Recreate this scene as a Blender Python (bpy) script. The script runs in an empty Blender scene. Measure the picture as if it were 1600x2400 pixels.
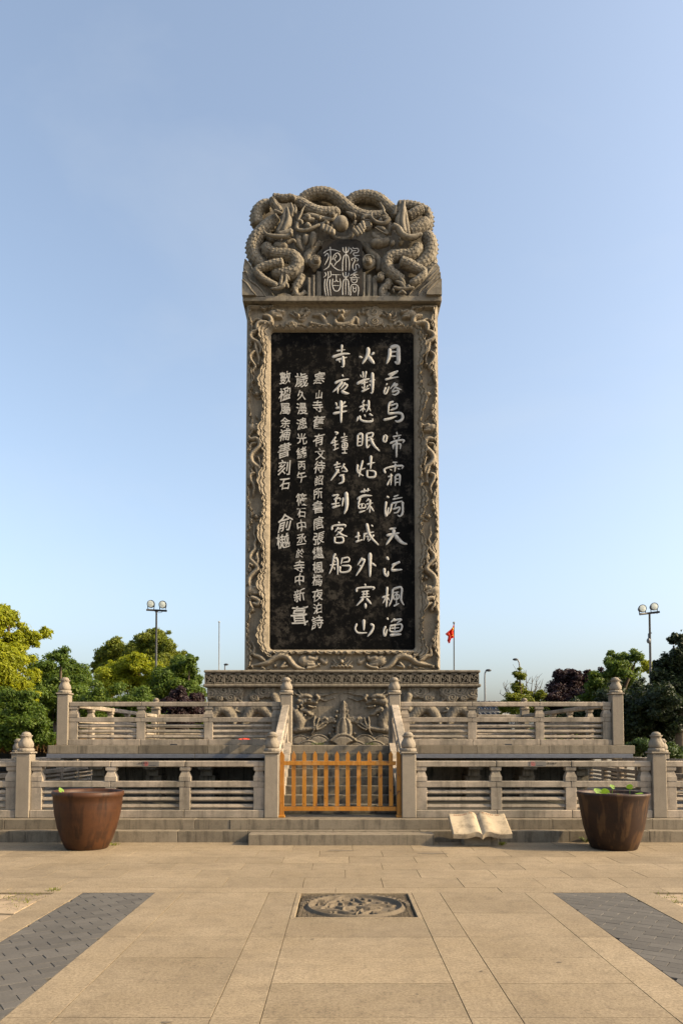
import bpy, math, random
import numpy as np
random.seed(7); rng = np.random.default_rng(7)
R = math.radians; PI = math.pi
scene = bpy.context.scene
C = scene.collection
# ------------------------------------------------------------------ camera, world, sun, exposure
FPX = 1750.0; CX = 797.0; CY = 1642.0; TH = 0.053; CAMZ = 1.6
cd = bpy.data.cameras.new('camera'); cam = bpy.data.objects.new('camera', cd); C.objects.link(cam)
cam.location = (0, 0, CAMZ); cam.rotation_euler = (R(90) + TH, 0, 0)
cd.sensor_fit = 'HORIZONTAL'; cd.sensor_width = 24.0; cd.lens = 24.0 * FPX / 1600.0
cd.shift_x = (800 - CX) / 1600.0; cd.shift_y = (CY - 1200) / 1600.0
cd.clip_start = 0.1; cd.clip_end = 3000
scene.camera = cam
SUN_EL = R(31); SUN_ROT = R(102)      # measured clockwise from +Y: sun from the right, a little towards the viewer
world = bpy.data.worlds.new('World'); scene.world = world; world.use_nodes = True
wt = world.node_tree; wt.nodes.clear()
sky = wt.nodes.new('ShaderNodeTexSky'); sky.sky_type = 'NISHITA'; sky.sun_disc = False
sky.sun_elevation = SUN_EL; sky.sun_rotation = SUN_ROT; sky.air_density = 1.0; sky.dust_density = 4.2; sky.ozone_density = 2.0
bg = wt.nodes.new('ShaderNodeBackground'); bg.inputs['Strength'].default_value = 0.15
wo = wt.nodes.new('ShaderNodeOutputWorld')
hs_ = wt.nodes.new('ShaderNodeHueSaturation'); hs_.inputs['Saturation'].default_value = 0.80; hs_.inputs['Hue'].default_value = 0.494
tc_ = wt.nodes.new('ShaderNodeTexCoord'); mp_ = wt.nodes.new('ShaderNodeMapping'); mp_.inputs['Scale'].default_value = (1.0, 1.0, 2.6); mp_.inputs['Location'].default_value = (3.1, 1.7, .6)
nz_ = wt.nodes.new('ShaderNodeTexNoise'); nz_.inputs['Scale'].default_value = 1.7; nz_.inputs['Detail'].default_value = 6; nz_.inputs['Roughness'].default_value = .55; nz_.inputs['Distortion'].default_value = .6
rp_ = wt.nodes.new('ShaderNodeValToRGB'); rp_.color_ramp.elements[0].position = .5; rp_.color_ramp.elements[0].color = (0, 0, 0, 1); rp_.color_ramp.elements[1].position = .85; rp_.color_ramp.elements[1].color = (.26, .26, .26, 1)
mx_ = wt.nodes.new('ShaderNodeMix'); mx_.data_type = 'RGBA'; mx_.inputs[7].default_value = (2.5, 2.65, 2.8, 1)      # thin high haze
wt.links.new(tc_.outputs['Generated'], mp_.inputs[0]); wt.links.new(mp_.outputs[0], nz_.inputs['Vector']); wt.links.new(nz_.outputs['Fac'], rp_.inputs[0])
wt.links.new(sky.outputs[0], hs_.inputs['Color']); wt.links.new(hs_.outputs[0], mx_.inputs[6]); wt.links.new(rp_.outputs[0], mx_.inputs[0])
wt.links.new(mx_.outputs[2], bg.inputs[0]); wt.links.new(bg.outputs[0], wo.inputs[0])
sl = bpy.data.lights.new('sun', 'SUN'); sun = bpy.data.objects.new('sun', sl); C.objects.link(sun)
sl.energy = 4.0; sl.angle = R(0.55); sl.color = (1.0, 0.77, 0.46)
from mathutils import Vector, Matrix
sdir = Vector((math.sin(SUN_ROT) * math.cos(SUN_EL), math.cos(SUN_ROT) * math.cos(SUN_EL), math.sin(SUN_EL)))
sun.rotation_euler = sdir.to_track_quat('Z', 'Y').to_euler(); sun.location = sdir * 60
vs = scene.view_settings; vs.view_transform = 'Standard'; vs.look = 'None'; vs.gamma = 1; vs.exposure = 1.06; vs.use_curve_mapping = False

# ------------------------------------------------------------------ helpers
def pt(x, y, Y):
    """photo pixel -> (X, Z) on the upright plane at distance Y"""
    a = (x - CX) / FPX; b = (CY - y) / FPX
    fy = math.cos(TH) - b * math.sin(TH); fz = math.sin(TH) + b * math.cos(TH)
    t = Y / fy
    return a * t, CAMZ + fz * t
def gpt(x, y, z=0.0):
    a = (x - CX) / FPX; b = (CY - y) / FPX
    fy = math.cos(TH) - b * math.sin(TH); fz = math.sin(TH) + b * math.cos(TH)
    t = (z - CAMZ) / fz
    return a * t, fy * t
def tag(o, label=None, cat=None, group=None, kind=None):
    if label: o['label'] = label
    if cat: o['category'] = cat
    if group: o['group'] = group
    if kind: o['kind'] = kind
    return o
def thing(name, loc, label, cat, group=None, rz=0):
    o = bpy.data.objects.new(name, None); C.objects.link(o); o.location = loc; o.rotation_euler = (0, 0, rz)
    o.empty_display_size = 0.2
    return tag(o, label, cat, group)
def link(name, me, mat=None, parent=None, loc=None):
    o = bpy.data.objects.new(name, me); C.objects.link(o)
    if mat is not None and len(me.materials) == 0: me.materials.append(mat)
    if parent is not None:
        o.parent = parent
    if loc is not None: o.location = loc
    return o
class MB:
    def __init__(s): s.v = []; s.f = []; s.n = 0; s.smooth = []
    def add(s, v, f, smooth=False):
        v = np.asarray(v, float).reshape(-1, 3); s.v.append(v)
        if isinstance(f, np.ndarray): f = (f + s.n).tolist()
        else: f = [[i + s.n for i in q] for q in f]
        s.f.extend(f); s.smooth.extend([smooth] * len(f)); s.n += len(v); return s
    def mesh(s, name, off=None):
        me = bpy.data.meshes.new(name); v = np.concatenate(s.v)
        if off is not None: v = v - np.asarray(off)
        me.from_pydata(v.tolist(), [], s.f); me.update()
        me.polygons.foreach_set('use_smooth', s.smooth); return me
    def obj(s, name, mat, parent=None, off=None):
        """vertices given in world coordinates; parents are only translated / turned empties"""
        me = s.mesh(name)
        o = link(name, me, mat, parent)
        if parent is not None:
            p = parent; m = Matrix.Identity(4)
            chain = []
            while p is not None: chain.append(p); p = p.parent
            for q in reversed(chain): m = m @ (q.matrix_parent_inverse @ Matrix.LocRotScale(q.location, q.rotation_euler, q.scale))
            me.transform(m.inverted())
        return o
BOXF = [(0,1,3,2),(4,6,7,5),(0,4,5,1),(2,3,7,6),(0,2,6,4),(1,5,7,3)]
def box(mb, x0, x1, y0, y1, z0, z1, fn=None, bev=0.0):
    if bev > 0: return bbox(mb, x0, x1, y0, y1, z0, z1, bev, fn)
    v = [(x, y, z) for x in (x0, x1) for y in (y0, y1) for z in (z0, z1)]
    if fn: v = [fn(*p) for p in v]
    mb.add(v, BOXF)
def bbox(mb, x0, x1, y0, y1, z0, z1, b, fn=None):
    """box with chamfered edges"""
    v = []; idx = {}
    for i, x in enumerate((x0, x1)):
        for j, y in enumerate((y0, y1)):
            for k, z in enumerate((z0, z1)):
                sx = b if i == 0 else -b; sy = b if j == 0 else -b; sz = b if k == 0 else -b
                idx[i,j,k,0] = len(v); v.append((x, y+sy, z+sz))
                idx[i,j,k,1] = len(v); v.append((x+sx, y, z+sz))
                idx[i,j,k,2] = len(v); v.append((x+sx, y+sy, z))
    f = []
    for i in (0,1): f.append([idx[i,0,0,0], idx[i,0,1,0], idx[i,1,1,0], idx[i,1,0,0]][::(1 if i == 0 else -1)])
    for j in (0,1): f.append([idx[0,j,0,1], idx[1,j,0,1], idx[1,j,1,1], idx[0,j,1,1]][::(1 if j == 0 else -1)])
    for k in (0,1): f.append([idx[0,0,k,2], idx[0,1,k,2], idx[1,1,k,2], idx[1,0,k,2]][::(1 if k == 0 else -1)])
    def q(a, bq, c, d): f.append([a, bq, c, d])
    for i in (0,1):
        for j in (0,1): q(idx[i,j,0,0], idx[i,j,0,1], idx[i,j,1,1], idx[i,j,1,0])
    for i in (0,1):
        for k in (0,1): q(idx[i,0,k,0], idx[i,0,k,2], idx[i,1,k,2], idx[i,1,k,0])
    for j in (0,1):
        for k in (0,1): q(idx[0,j,k,1], idx[0,j,k,2], idx[1,j,k,2], idx[1,j,k,1])
    for i in (0,1):
        for j in (0,1):
            for k in (0,1): f.append([idx[i,j,k,0], idx[i,j,k,1], idx[i,j,k,2]])
    if fn: v = [fn(*p) for p in v]
    mb.add(v, f)
def lathe(mb, prof, c, n=24, mod=None, smooth=True, cap=True):
    vs_ = []; f = []
    for k, (r, z) in enumerate(prof):
        for i in range(n):
            a = 2 * PI * i / n; rr = r * (mod(a, z) if mod else 1)
            vs_.append((c[0] + rr * math.cos(a), c[1] + rr * math.sin(a), c[2] + z))
    for k in range(len(prof) - 1):
        for i in range(n):
            j = (i + 1) % n; f.append((k*n+i, k*n+j, (k+1)*n+j, (k+1)*n+i))
    if cap:
        f.append(tuple(reversed(range(n)))); f.append(tuple((len(prof)-1)*n+i for i in range(n)))
    mb.add(vs_, f, smooth)
def catmull(P, step):
    P = np.asarray(P, float)
    if len(P) < 3:
        n = max(2, int(np.linalg.norm(P[1] - P[0]) / step) + 1)
        return P[0] + (P[1] - P[0]) * np.linspace(0, 1, n)[:, None]
    Q = np.vstack([2*P[0]-P[1], P, 2*P[-1]-P[-2]]); out = []
    for i in range(1, len(Q) - 2):
        n = max(2, int(np.linalg.norm(Q[i+1] - Q[i]) / step) + 1)
        t = np.linspace(0, 1, n, endpoint=False)[:, None]
        a, b, c, d = Q[i-1], Q[i], Q[i+1], Q[i+2]
        out.append(0.5 * ((2*b) + (-a+c)*t + (2*a-5*b+4*c-d)*t**2 + (-a+3*b-3*c+d)*t**3))
    out.append(P[-1:]); return np.vstack(out)
def rad_along(r, n):
    r = np.atleast_1d(np.asarray(r, float))
    if len(r) == 1: return np.full(n, r[0])
    return np.interp(np.linspace(0, len(r)-1, n), np.arange(len(r)), r)
def scale_pat(u, v, p, q):
    """overlapping fish-scale relief, 0..1"""
    best = np.zeros_like(u); k0 = np.floor(u / p)
    done = np.zeros(u.shape, bool)
    for dk in (1, 0, -1):
        k = k0 + dk; uc = k * p; off = np.where(np.mod(k, 2) > 0.5, 0.5, 0.0)
        a = v / q - off; a = a - np.round(a)
        b = (u - uc) / p
        d = np.sqrt((a * 1.96) ** 2 + ((b) / 1.3) ** 2)
        inside = (d < 1) & (b > -0.2) & (~done)
        best = np.where(inside, 0.25 + 0.75 * np.clip(b / 1.3, 0, 1) + .3*d - 0.9 * np.clip((d - 0.8) / 0.2, 0, 1), best)
        done |= inside
    return best
def ptube(mb, P, r, Y, scales=0.0, depth=1.0, step=None, spine=0, ns=None, p=None, arc=(-0.35, PI + 0.35), cap=True):
    """tube lying on the upright plane y=Y, bulging towards the viewer. P: list of (X,Z) metric; r metric"""
    rm = float(np.max(r))
    if p is None: p = 0.088
    if step is None: step = (p / 7.5 if scales else rm / 3.0)
    S = catmull(P, step); n = len(S); rr = rad_along(r, n)
    if cap:
        m = min(n // 2, max(2, int(rm * 0.6 / step)))
        e = np.ones(n); k = np.arange(max(1, m)); m = max(1, m); e[:m] = np.sqrt(1 - (1 - (k + .15) / m) ** 2); e[-m:] = e[:m][::-1]; rr = rr * np.maximum(e, .05) if m > 0 else rr
    T = np.gradient(S, axis=0); T /= np.linalg.norm(T, axis=1)[:, None] + 1e-9
    N = np.stack([-T[:, 1], T[:, 0]], 1)
    L = np.concatenate([[0], np.cumsum(np.linalg.norm(np.diff(S, axis=0), axis=1))])
    if ns is None: ns = max(7, int(rm * (arc[1]-arc[0]) / (p / 7.5))) if scales else 9
    ph = np.linspace(arc[0], arc[1], ns)
    U = L[:, None] + 0 * ph[None, :]; V = ph[None, :] + 0 * L[:, None]
    g = rr[:, None] * np.ones((1, ns))
    if scales:
        nq = max(3, round(rm * PI * 1.0 / (p * 1.05)))
        g = g + scales * scale_pat(U, V + 0.3, p, PI / nq) * np.clip(rr[:, None] / rm * 1.5 - .3, 0, 1)
    X = S[:, 0:1] + g * np.cos(V) * N[:, 0:1]; Z = S[:, 1:2] + g * np.cos(V) * N[:, 1:2]; YY = Y - depth * g * np.sin(V)
    verts = np.stack([X, YY, Z], 2).reshape(-1, 3)
    i = np.arange(n - 1)[:, None]; j = np.arange(ns - 1)[None, :]; a = i * ns + j
    f = np.stack([a, a + 1, a + ns + 1, a + ns], 2).reshape(-1, 4)
    mb.add(verts, f, True)
    if spine:
        stp = 0.085; k = stp
        while k < L[-1] - .03:
            q = int(np.searchsorted(L, k)); q = min(q, n - 1)
            c = S[q] + N[q] * spine * rr[q] * 0.97; t = T[q]; nn = N[q] * spine
            h = .055; w = .036; yc = Y - .02
            tip = c + nn * h + t * .018
            vv = [(c[0]-t[0]*w, yc-.03, c[1]-t[1]*w), (c[0]+t[0]*w, yc-.03, c[1]+t[1]*w), (c[0]+t[0]*w, yc+.05, c[1]+t[1]*w), (c[0]-t[0]*w, yc+.05, c[1]-t[1]*w), (tip[0], yc, tip[1])]
            mb.add(vv, [(0,1,4),(1,2,4),(2,3,4),(3,0,4)]); k += stp
def tube3(mb, P, r, n=8, step=None, smooth=True):
    P = np.asarray(P, float); S = catmull(P, step) if step else P; m = len(S); rr = rad_along(r, m)
    T = np.gradient(S, axis=0); T /= np.linalg.norm(T, axis=1)[:, None] + 1e-9
    up = np.array([0.13, 0.21, 1.0]); up /= np.linalg.norm(up)
    if abs(T[0] @ up) > .9: up = np.array([1.0, 0.1, 0.05])
    A = np.cross(T, up); A /= np.linalg.norm(A, axis=1)[:, None] + 1e-9; B = np.cross(T, A)
    a = np.arange(n) * 2 * PI / n
    V = S[:, None, :] + rr[:, None, None] * (np.cos(a)[None, :, None] * A[:, None, :] + np.sin(a)[None, :, None] * B[:, None, :])
    f = []
    for k in range(m - 1):
        for i in range(n):
            j = (i + 1) % n; f.append((k*n+i, k*n+j, (k+1)*n+j, (k+1)*n+i))
    f.append(tuple(range(n))); f.append(tuple((m-1)*n+i for i in reversed(range(n))))
    mb.add(V.reshape(-1, 3), f, smooth)
def ell(mb, c, r, n=14, m=9):
    v = []; f = []
    for k in range(m + 1):
        t = PI * k / m
        for i in range(n):
            a = 2 * PI * i / n; v.append((c[0]+r[0]*math.sin(t)*math.cos(a), c[1]+r[1]*math.sin(t)*math.sin(a), c[2]+r[2]*math.cos(t)))
    for k in range(m):
        for i in range(n):
            j = (i+1) % n; f.append((k*n+i, (k+1)*n+i, (k+1)*n+j, k*n+j))
    mb.add(v, f, True)
def prism(mb, pts, y0, y1):
    """pts (X,Z) outline extruded from y0 (front) to y1 (back)"""
    n = len(pts); v = [(x, y0, z) for x, z in pts] + [(x, y1, z) for x, z in pts]
    f = [tuple(range(n)), tuple(reversed(range(n, 2*n)))] + [(i, i+n, (i+1) % n+n, (i+1) % n) for i in range(n)]
    mb.add(v, f)

# ------------------------------------------------------------------ materials
def nodes(name):
    m = bpy.data.materials.new(name); m.use_nodes = True; t = m.node_tree; b = t.nodes['Principled BSDF']; return m, t, b
def noise(t, vec, scale, detail=5, rough=0.6, dist=0.0):
    n = t.nodes.new('ShaderNodeTexNoise'); n.inputs['Scale'].default_value = scale; n.inputs['Detail'].default_value = detail
    n.inputs['Roughness'].default_value = rough; n.inputs['Distortion'].default_value = dist
    if vec is not None: t.links.new(vec, n.inputs['Vector'])
    return n.outputs['Fac']
def ramp(t, fac, stops):
    r = t.nodes.new('ShaderNodeValToRGB'); e = r.color_ramp.elements
    while len(e) < len(stops): e.new(0.5)
    for k, (p, c) in enumerate(stops):
        e[k].position = p; e[k].color = (c if len(c) == 4 else (*c, 1)) if not isinstance(c, (int, float)) else (c, c, c, 1)
    t.links.new(fac, r.inputs['Fac']); return r.outputs['Color']
def mix(t, fac, a, b, typ='MIX'):
    m = t.nodes.new('ShaderNodeMix'); m.data_type = 'RGBA'; m.blend_type = typ
    for s, x in ((m.inputs[0], fac), (m.inputs[6], a), (m.inputs[7], b)):
        if isinstance(x, (int, float)): s.default_value = x
        elif isinstance(x, tuple): s.default_value = (*x, 1)
        else: t.links.new(x, s)
    return m.outputs[2]
def coords(t, kind='world', sc=(1, 1, 1)):
    if kind == 'world': o = t.nodes.new('ShaderNodeNewGeometry').outputs['Position']
    else: o = t.nodes.new('ShaderNodeTexCoord').outputs['Object']
    mp = t.nodes.new('ShaderNodeMapping'); mp.inputs['Scale'].default_value = sc; t.links.new(o, mp.inputs['Vector']); return mp.outputs['Vector']
def bump(t, b, h, strength, dist):
    n = t.nodes.new('ShaderNodeBump'); n.inputs['Strength'].default_value = strength; n.inputs['Distance'].default_value = dist
    t.links.new(h, n.inputs['Height']); t.links.new(n.outputs['Normal'], b.inputs['Normal'])
def stone(name, base, dark, grain=60, stain=0.5, streak=0.6, light=None, rough=0.85, bs=0.35, objrand=0.12, speck=0.35):
    m, t, b = nodes(name); w = coords(t); ws = coords(t, 'world', (5, 5, 0.45))
    light = light or tuple(min(1, c * 1.2) for c in base)
    big = noise(t, w, 1.3, 6, .65); mid = noise(t, w, 7, 5, .65); fine = noise(t, w, grain, 3, .7)
    col = mix(t, ramp(t, big, [(.35, 0), (.65, 1)]), base, light)
    col = mix(t, ramp(t, mid, [(.48, 0), (.72, stain)]), col, dark)
    st = noise(t, ws, 2.2, 5, .7)
    col = mix(t, ramp(t, st, [(.5, 0), (.68, streak)]), col, tuple(c * .75 for c in dark))
    col = mix(t, speck, col, ramp(t, fine, [(.3, .35), (.5, .95), (.7, 1.0)]), 'MULTIPLY')
    oi = t.nodes.new('ShaderNodeObjectInfo'); mr = t.nodes.new('ShaderNodeMapRange')
    mr.inputs['To Min'].default_value = 1 - objrand; mr.inputs['To Max'].default_value = 1 + objrand * .5
    t.links.new(oi.outputs['Random'], mr.inputs['Value'])
    col = mix(t, 1.0, col, mr.outputs[0], 'MULTIPLY')
    t.links.new(col, b.inputs['Base Color']); b.inputs['Roughness'].default_value = rough
    b.inputs['Specular IOR Level'].default_value = 0.25
    hh = mix(t, .5, fine, mid); bump(t, b, hh, bs, .012); return m
def plain(name, col, rough=0.5, metal=0.0, vary=0.15, scale=12):
    m, t, b = nodes(name); n = noise(t, coords(t, 'object'), scale, 4)
    c = mix(t, ramp(t, n, [(.3, 0), (.7, 1)]), tuple(x * (1 - vary) for x in col), tuple(min(1, x * (1 + vary)) for x in col))
    t.links.new(c, b.inputs['Base Color']); b.inputs['Roughness'].default_value = rough; b.inputs['Metallic'].default_value = metal; return m
def leafmat(name, a, b_, c_, trans=0.35):
    m, t, b = nodes(name); g = t.nodes.new('ShaderNodeNewGeometry'); w = coords(t)
    n = noise(t, w, .9, 3)
    col = ramp(t, g.outputs['Random Per Island'], [(0, a), (.5, b_), (1, c_)])
    col = mix(t, ramp(t, n, [(.35, 0), (.65, .7)]), col, b_)
    b.inputs['Roughness'].default_value = 0.55; b.inputs['Specular IOR Level'].default_value = .3
    t.links.new(col, b.inputs['Base Color'])
    tr = t.nodes.new('ShaderNodeBsdfTranslucent'); t.links.new(mix(t, .5, col, tuple(min(1, x*1.6) for x in c_)), tr.inputs['Color'])
    ms = t.nodes.new('ShaderNodeMixShader'); ms.inputs[0].default_value = trans
    t.links.new(b.outputs[0], ms.inputs[1]); t.links.new(tr.outputs[0], ms.inputs[2]); t.links.new(ms.outputs[0], t.nodes['Material Output'].inputs[0]); return m
M_BAL = stone('granite_balustrade', (.180, .156, .119), (.065, .054, .038), grain=70, stain=.35, streak=.45, light=(.38, .315, .24))
M_POST = stone('granite_post', (.215, .182, .137), (.11, .092, .068), grain=90, stain=.25, streak=.2, light=(.245, .208, .158), speck=.5)
M_STEP = stone('step_granite', (.165, .136, .095), (.05, .042, .03), grain=60, stain=.4, streak=.6, light=(.20, .167, .12), objrand=.25)
M_SLABD = stone('stained_shaded_stone', (.085, .073, .054), (.022, .019, .015), grain=40, stain=.6, streak=.9, light=(.15, .13, .095))  # streaked stone; shade under the upper slab is put into its dark colour
M_WETSHADE = stone('wet_shaded_floor', (.035, .033, .024), (.012, .013, .008), grain=20, stain=.7, streak=0, light=(.06, .055, .04), rough=.6, objrand=0)  # wet floor tone with the shade behind the slats darkened into it
M_CARVE = stone('carved_limestone', (.20, .166, .118), (.048, .042, .032), grain=50, stain=.35, streak=.35, light=(.255, .213, .152), bs=.5, objrand=0)
M_CROWN = stone('carved_dark_limestone', (.165, .142, .107), (.022, .02, .017), grain=50, stain=.6, streak=.5, light=(.23, .20, .15), bs=1.0, objrand=0)
M_PED = stone('pedestal_stone', (.15, .127, .093), (.028, .025, .019), grain=45, stain=.65, streak=.5, light=(.20, .17, .125), bs=.6, objrand=0)
M_PAVE = stone('paving_granite', (.218, .168, .103), (.13, .10, .065), grain=75, stain=.5, streak=0, light=(.262, .206, .132), objrand=.14, speck=.6, bs=.25)
M_BRICK = stone('grey_paving_brick', (.078, .072, .062), (.055, .05, .044), grain=60, stain=.3, streak=0, light=(.095, .087, .075), objrand=.18, speck=.3)
M_COBB = stone('rough_flagstone', (.25, .185, .115), (.06, .05, .032), grain=30, stain=.5, streak=0, light=(.32, .25, .165), objrand=.4, bs=.8)
M_MED = stone('medallion_stone', (.095, .075, .05), (.03, .024, .018), grain=40, stain=.5, streak=0, light=(.125, .10, .068), bs=.6, objrand=0)
M_JOINT = stone('joint_mortar', (.095, .078, .052), (.05, .042, .03), grain=80, stain=.3, streak=0, objrand=0)
M_SOIL = stone('ground_earth', (.16, .14, .1), (.08, .07, .05), grain=8, stain=.4, streak=0, objrand=0)
M_BOOK = stone('book_stone', (.33, .265, .175), (.14, .108, .068), grain=80, stain=.8, streak=.2, light=(.38, .31, .21), objrand=0)
M_METAL = plain('grey_flashing', (.105, .11, .125), .5, .1)
M_POLE = plain('painted_grey_steel', (.12, .125, .13), .5, .3)
M_PGREY = plain('weathered_steel', (.28, .28, .27), .5)
M_DARK = plain('dark_steel', (.025, .027, .03), .5, .2)
M_GLASS = plain('lamp_glass', (.50, .53, .47), .25, 0, .25, 8)
M_WHITE = plain('white_plaster', (.5, .5, .48), .8)
def m_panel():
    m, t, b = nodes('black_polished_panel'); w = coords(t); ws = coords(t, 'world', (3, 3, .8))
    a = noise(t, w, 2.2, 8, .7, .4); f = noise(t, w, 16, 6, .8, .3); s = noise(t, ws, 5, 5, .7)
    col = mix(t, ramp(t, a, [(.48, 0), (.63, .7)]), (.002, .002, .002), (.046, .04, .032))
    col = mix(t, ramp(t, f, [(.52, 0), (.70, .6)]), col, (.07, .062, .05))
    col = mix(t, ramp(t, s, [(.56, 0), (.72, .45)]), col, (.055, .05, .044))
    col = mix(t, ramp(t, noise(t, w, 4.5, 4, .7), [(.46, .95), (.56, 0)]), col, (.002, .002, .002))
    t.links.new(col, b.inputs['Base Color']); b.inputs['Roughness'].default_value = .8; b.inputs['Specular IOR Level'].default_value = .06
    bump(t, b, f, .25, .01); return m
M_PANEL = m_panel()
def m_paint():
    m, t, b = nodes('white_letter_paint'); w = coords(t)
    col = mix(t, ramp(t, noise(t, w, 14, 5, .7), [(.4, 0), (.75, .6)]), (.40, .385, .35), (.2, .185, .155))
    t.links.new(col, b.inputs['Base Color']); b.inputs['Roughness'].default_value = .8; return m
M_PAINT = m_paint()
def m_wood():
    m, t, b = nodes('varnished_wood'); w = coords(t, 'object', (14, 14, 1.0))
    a = noise(t, w, 3, 5, .6, .5); k = noise(t, coords(t, 'object', (9, 9, 5)), 1.6, 2)
    col = ramp(t, a, [(.3, (.22, .085, .006)), (.55, (.34, .14, .008)), (.75, (.42, .19, .014))])
    col = mix(t, ramp(t, k, [(.66, 0), (.70, .8)]), col, (.08, .02, .005))
    t.links.new(col, b.inputs['Base Color']); b.inputs['Roughness'].default_value = .38; return m
M_WOOD = m_wood()
def m_glaze(name, c1, c2, c3, streak):
    m, t, b = nodes(name); w = coords(t, 'object', (1, 1, 1)); ws = coords(t, 'object', (5, 5, .45)); wr = coords(t, 'object', (.4, .4, 14))
    a = noise(t, w, 2.4, 6, .7); s = noise(t, ws, 1.7, 3, .6); r = noise(t, wr, 1.5, 3); f = noise(t, w, 22, 6, .75)
    col = mix(t, ramp(t, a, [(.35, 0), (.65, 1)]), c1, c2)
    col = mix(t, ramp(t, s, [(.52, 0), (.62, streak)]), col, c3)
    col = mix(t, ramp(t, r, [(.45, 0), (.7, .35)]), col, c2)
    col = mix(t, ramp(t, f, [(.62, 0), (.8, .4)]), col, (.13, .09, .06))
    t.links.new(col, b.inputs['Base Color']); b.inputs['Roughness'].default_value = .55; b.inputs['Specular IOR Level'].default_value = .28
    bump(t, b, f, .15, .004); return m
M_POT1 = m_glaze('brown_glaze', (.034, .0125, .0045), (.062, .0235, .0075), (.02, .008, .003), .8)
M_POT2 = m_glaze('dark_brown_glaze', (.013, .006, .003), (.032, .013, .005), (.10, .05, .018), .55)
M_SOILP = plain('wet_pot_soil', (.05, .035, .025), .6)
M_THATCH = stone('straw_thatch', (.11, .066, .027), (.024, .014, .006), grain=40, stain=.5, streak=.3, light=(.22, .13, .05), objrand=0)
M_TILE = plain('dark_roof_tile', (.05, .052, .056), .6)
M_RED = plain('red_flag_cloth', (.78, .045, .012), .6, 0, .1)
M_YEL = plain('yellow_star_cloth', (.9, .62, .02), .6)
M_SIGNP = plain('grey_sign_plate', (.11, .10, .085), .6)
M_SIGNR = plain('dull_red_print', (.30, .035, .03), .5)
M_SIGNK = plain('black_print', (.02, .02, .02), .5)
M_BARK = stone('tree_bark', (.10, .075, .05), (.04, .03, .02), grain=20, stain=.5, streak=.3, objrand=0)
M_LOTUS = leafmat('lotus_leaf', (.09, .17, .015), (.13, .23, .02), (.17, .28, .025), .3)
M_WEED = leafmat('weed_leaf', (.04, .07, .012), (.07, .11, .015), (.11, .15, .02), .25)
M_GRASS = leafmat('grass_blades', (.16, .14, .03), (.2, .2, .03), (.10, .14, .02), .3)

t = M_PAVE.node_tree; b = t.nodes['Principled BSDF']; src = b.inputs['Base Color'].links[0].from_socket; w = coords(t)
gr = noise(t, w, 42, 4, .8); wr = noise(t, coords(t, 'world', (1, 1.6, 1)), .8, 6, .7, .4)
vo = t.nodes.new('ShaderNodeTexVoronoi'); vo.inputs['Scale'].default_value = 2.3; vo.inputs['Randomness'].default_value = 1.0; t.links.new(w, vo.inputs['Vector'])
c = mix(t, .75, src, ramp(t, gr, [(.38, (.62, .6, .57)), (.5, (.97, .97, .97)), (.64, (1.22, 1.22, 1.2))]), 'MULTIPLY')
c = mix(t, ramp(t, wr, [(.50, 0), (.70, .38)]), c, (.115, .09, .06))
c = mix(t, ramp(t, vo.outputs['Distance'], [(.028, .6), (.045, 0)]), c, (.07, .055, .04))
t.links.new(c, b.inputs['Base Color'])
t = M_WOOD.node_tree; b = t.nodes['Principled BSDF']; src = b.inputs['Base Color'].links[0].from_socket
oi = t.nodes.new('ShaderNodeObjectInfo'); c = mix(t, ramp(t, oi.outputs['Random'], [(0, 0), (1, .45)]), src, (.27, .10, .010))
c = mix(t, ramp(t, noise(t, coords(t, 'world', (1, 1, .35)), 6, 5, .7), [(.55, 0), (.75, .5)]), c, (.42, .27, .13)); t.links.new(c, b.inputs['Base Color'])
# ------------------------------------------------------------------ ground and paving
mb = MB(); box(mb, -400, 400, -60, 900, -.6, -.13); mb.obj('ground', M_SOIL)['kind'] = 'structure'
mb = MB(); box(mb, -16, 16, -6, 6.787, -.1, -.016); box(mb, -16, -.454, 6.787, 7.93, -.1, -.016); box(mb, .744, 16, 6.787, 7.93, -.1, -.016); box(mb, -16, 16, 7.93, 11.9, -.1, -.016); box(mb, -.454, .744, 6.787, 7.93, -.12, -.09); pv = mb.obj('plaza_pavement', M_JOINT); pv['kind'] = 'structure'
_slabmesh = {}
def slab(x0, x1, y0, y1, name='paving_slab', mat=None, parent=None, g=.0026, jit=.0012):
    mb = MB(); w, d = x1 - x0 - 2*g, y1 - y0 - 2*g
    key = (round(w, 3), round(d, 3), mat.name if mat else '')
    if key not in _slabmesh:
        bbox(mb, -w/2, w/2, -d/2, d/2, -.05, 0, .0008); _slabmesh[key] = mb.mesh(name)
    o = link(name, _slabmesh[key], mat or M_PAVE, parent or pv)
    o.location = ((x0+x1)/2, (y0+y1)/2, random.uniform(-jit, jit)); return o
YT = 7.93
cuts = [-1.0, .0, 1.0, 2.0, 3.1, 3.78, 4.40, 5.0, 5.58, 6.16, 6.77]
MX0, MX1, MY0, MY1 = -.454, .744, 6.787, YT       # carved square
cc = .145
colx = [(-.745, -.455), (.745, 1.04)]
def colrun(x0, x1, ys):
    for a, b in zip(ys[:-1], ys[1:]): slab(x0, x1, a, b)
colrun(-.455, .745, cuts + [6.785])
for s in (0, 1): colrun(colx[s][0], colx[s][1], [-1, 1.2, 2.8, 4.40, 6.16, YT])
for (a, b) in ((-1.64, -.745), (1.04, 1.93)): colrun(a, b, [-1, 0, 1, 2, 3.1, 3.78, 4.40, 5.0, 5.58, 6.16, 7.0, YT])
for (a, b) in ((-1.94, -1.64), (1.93, 2.225)): colrun(a, b, [-1, 1, 2.7, 4.40, 6.16, YT])
for (a, b) in ((-3.0, -2.70), (2.985, 3.28)): colrun(a, b, [2.6, 4.4, 6.16, YT])
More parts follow.
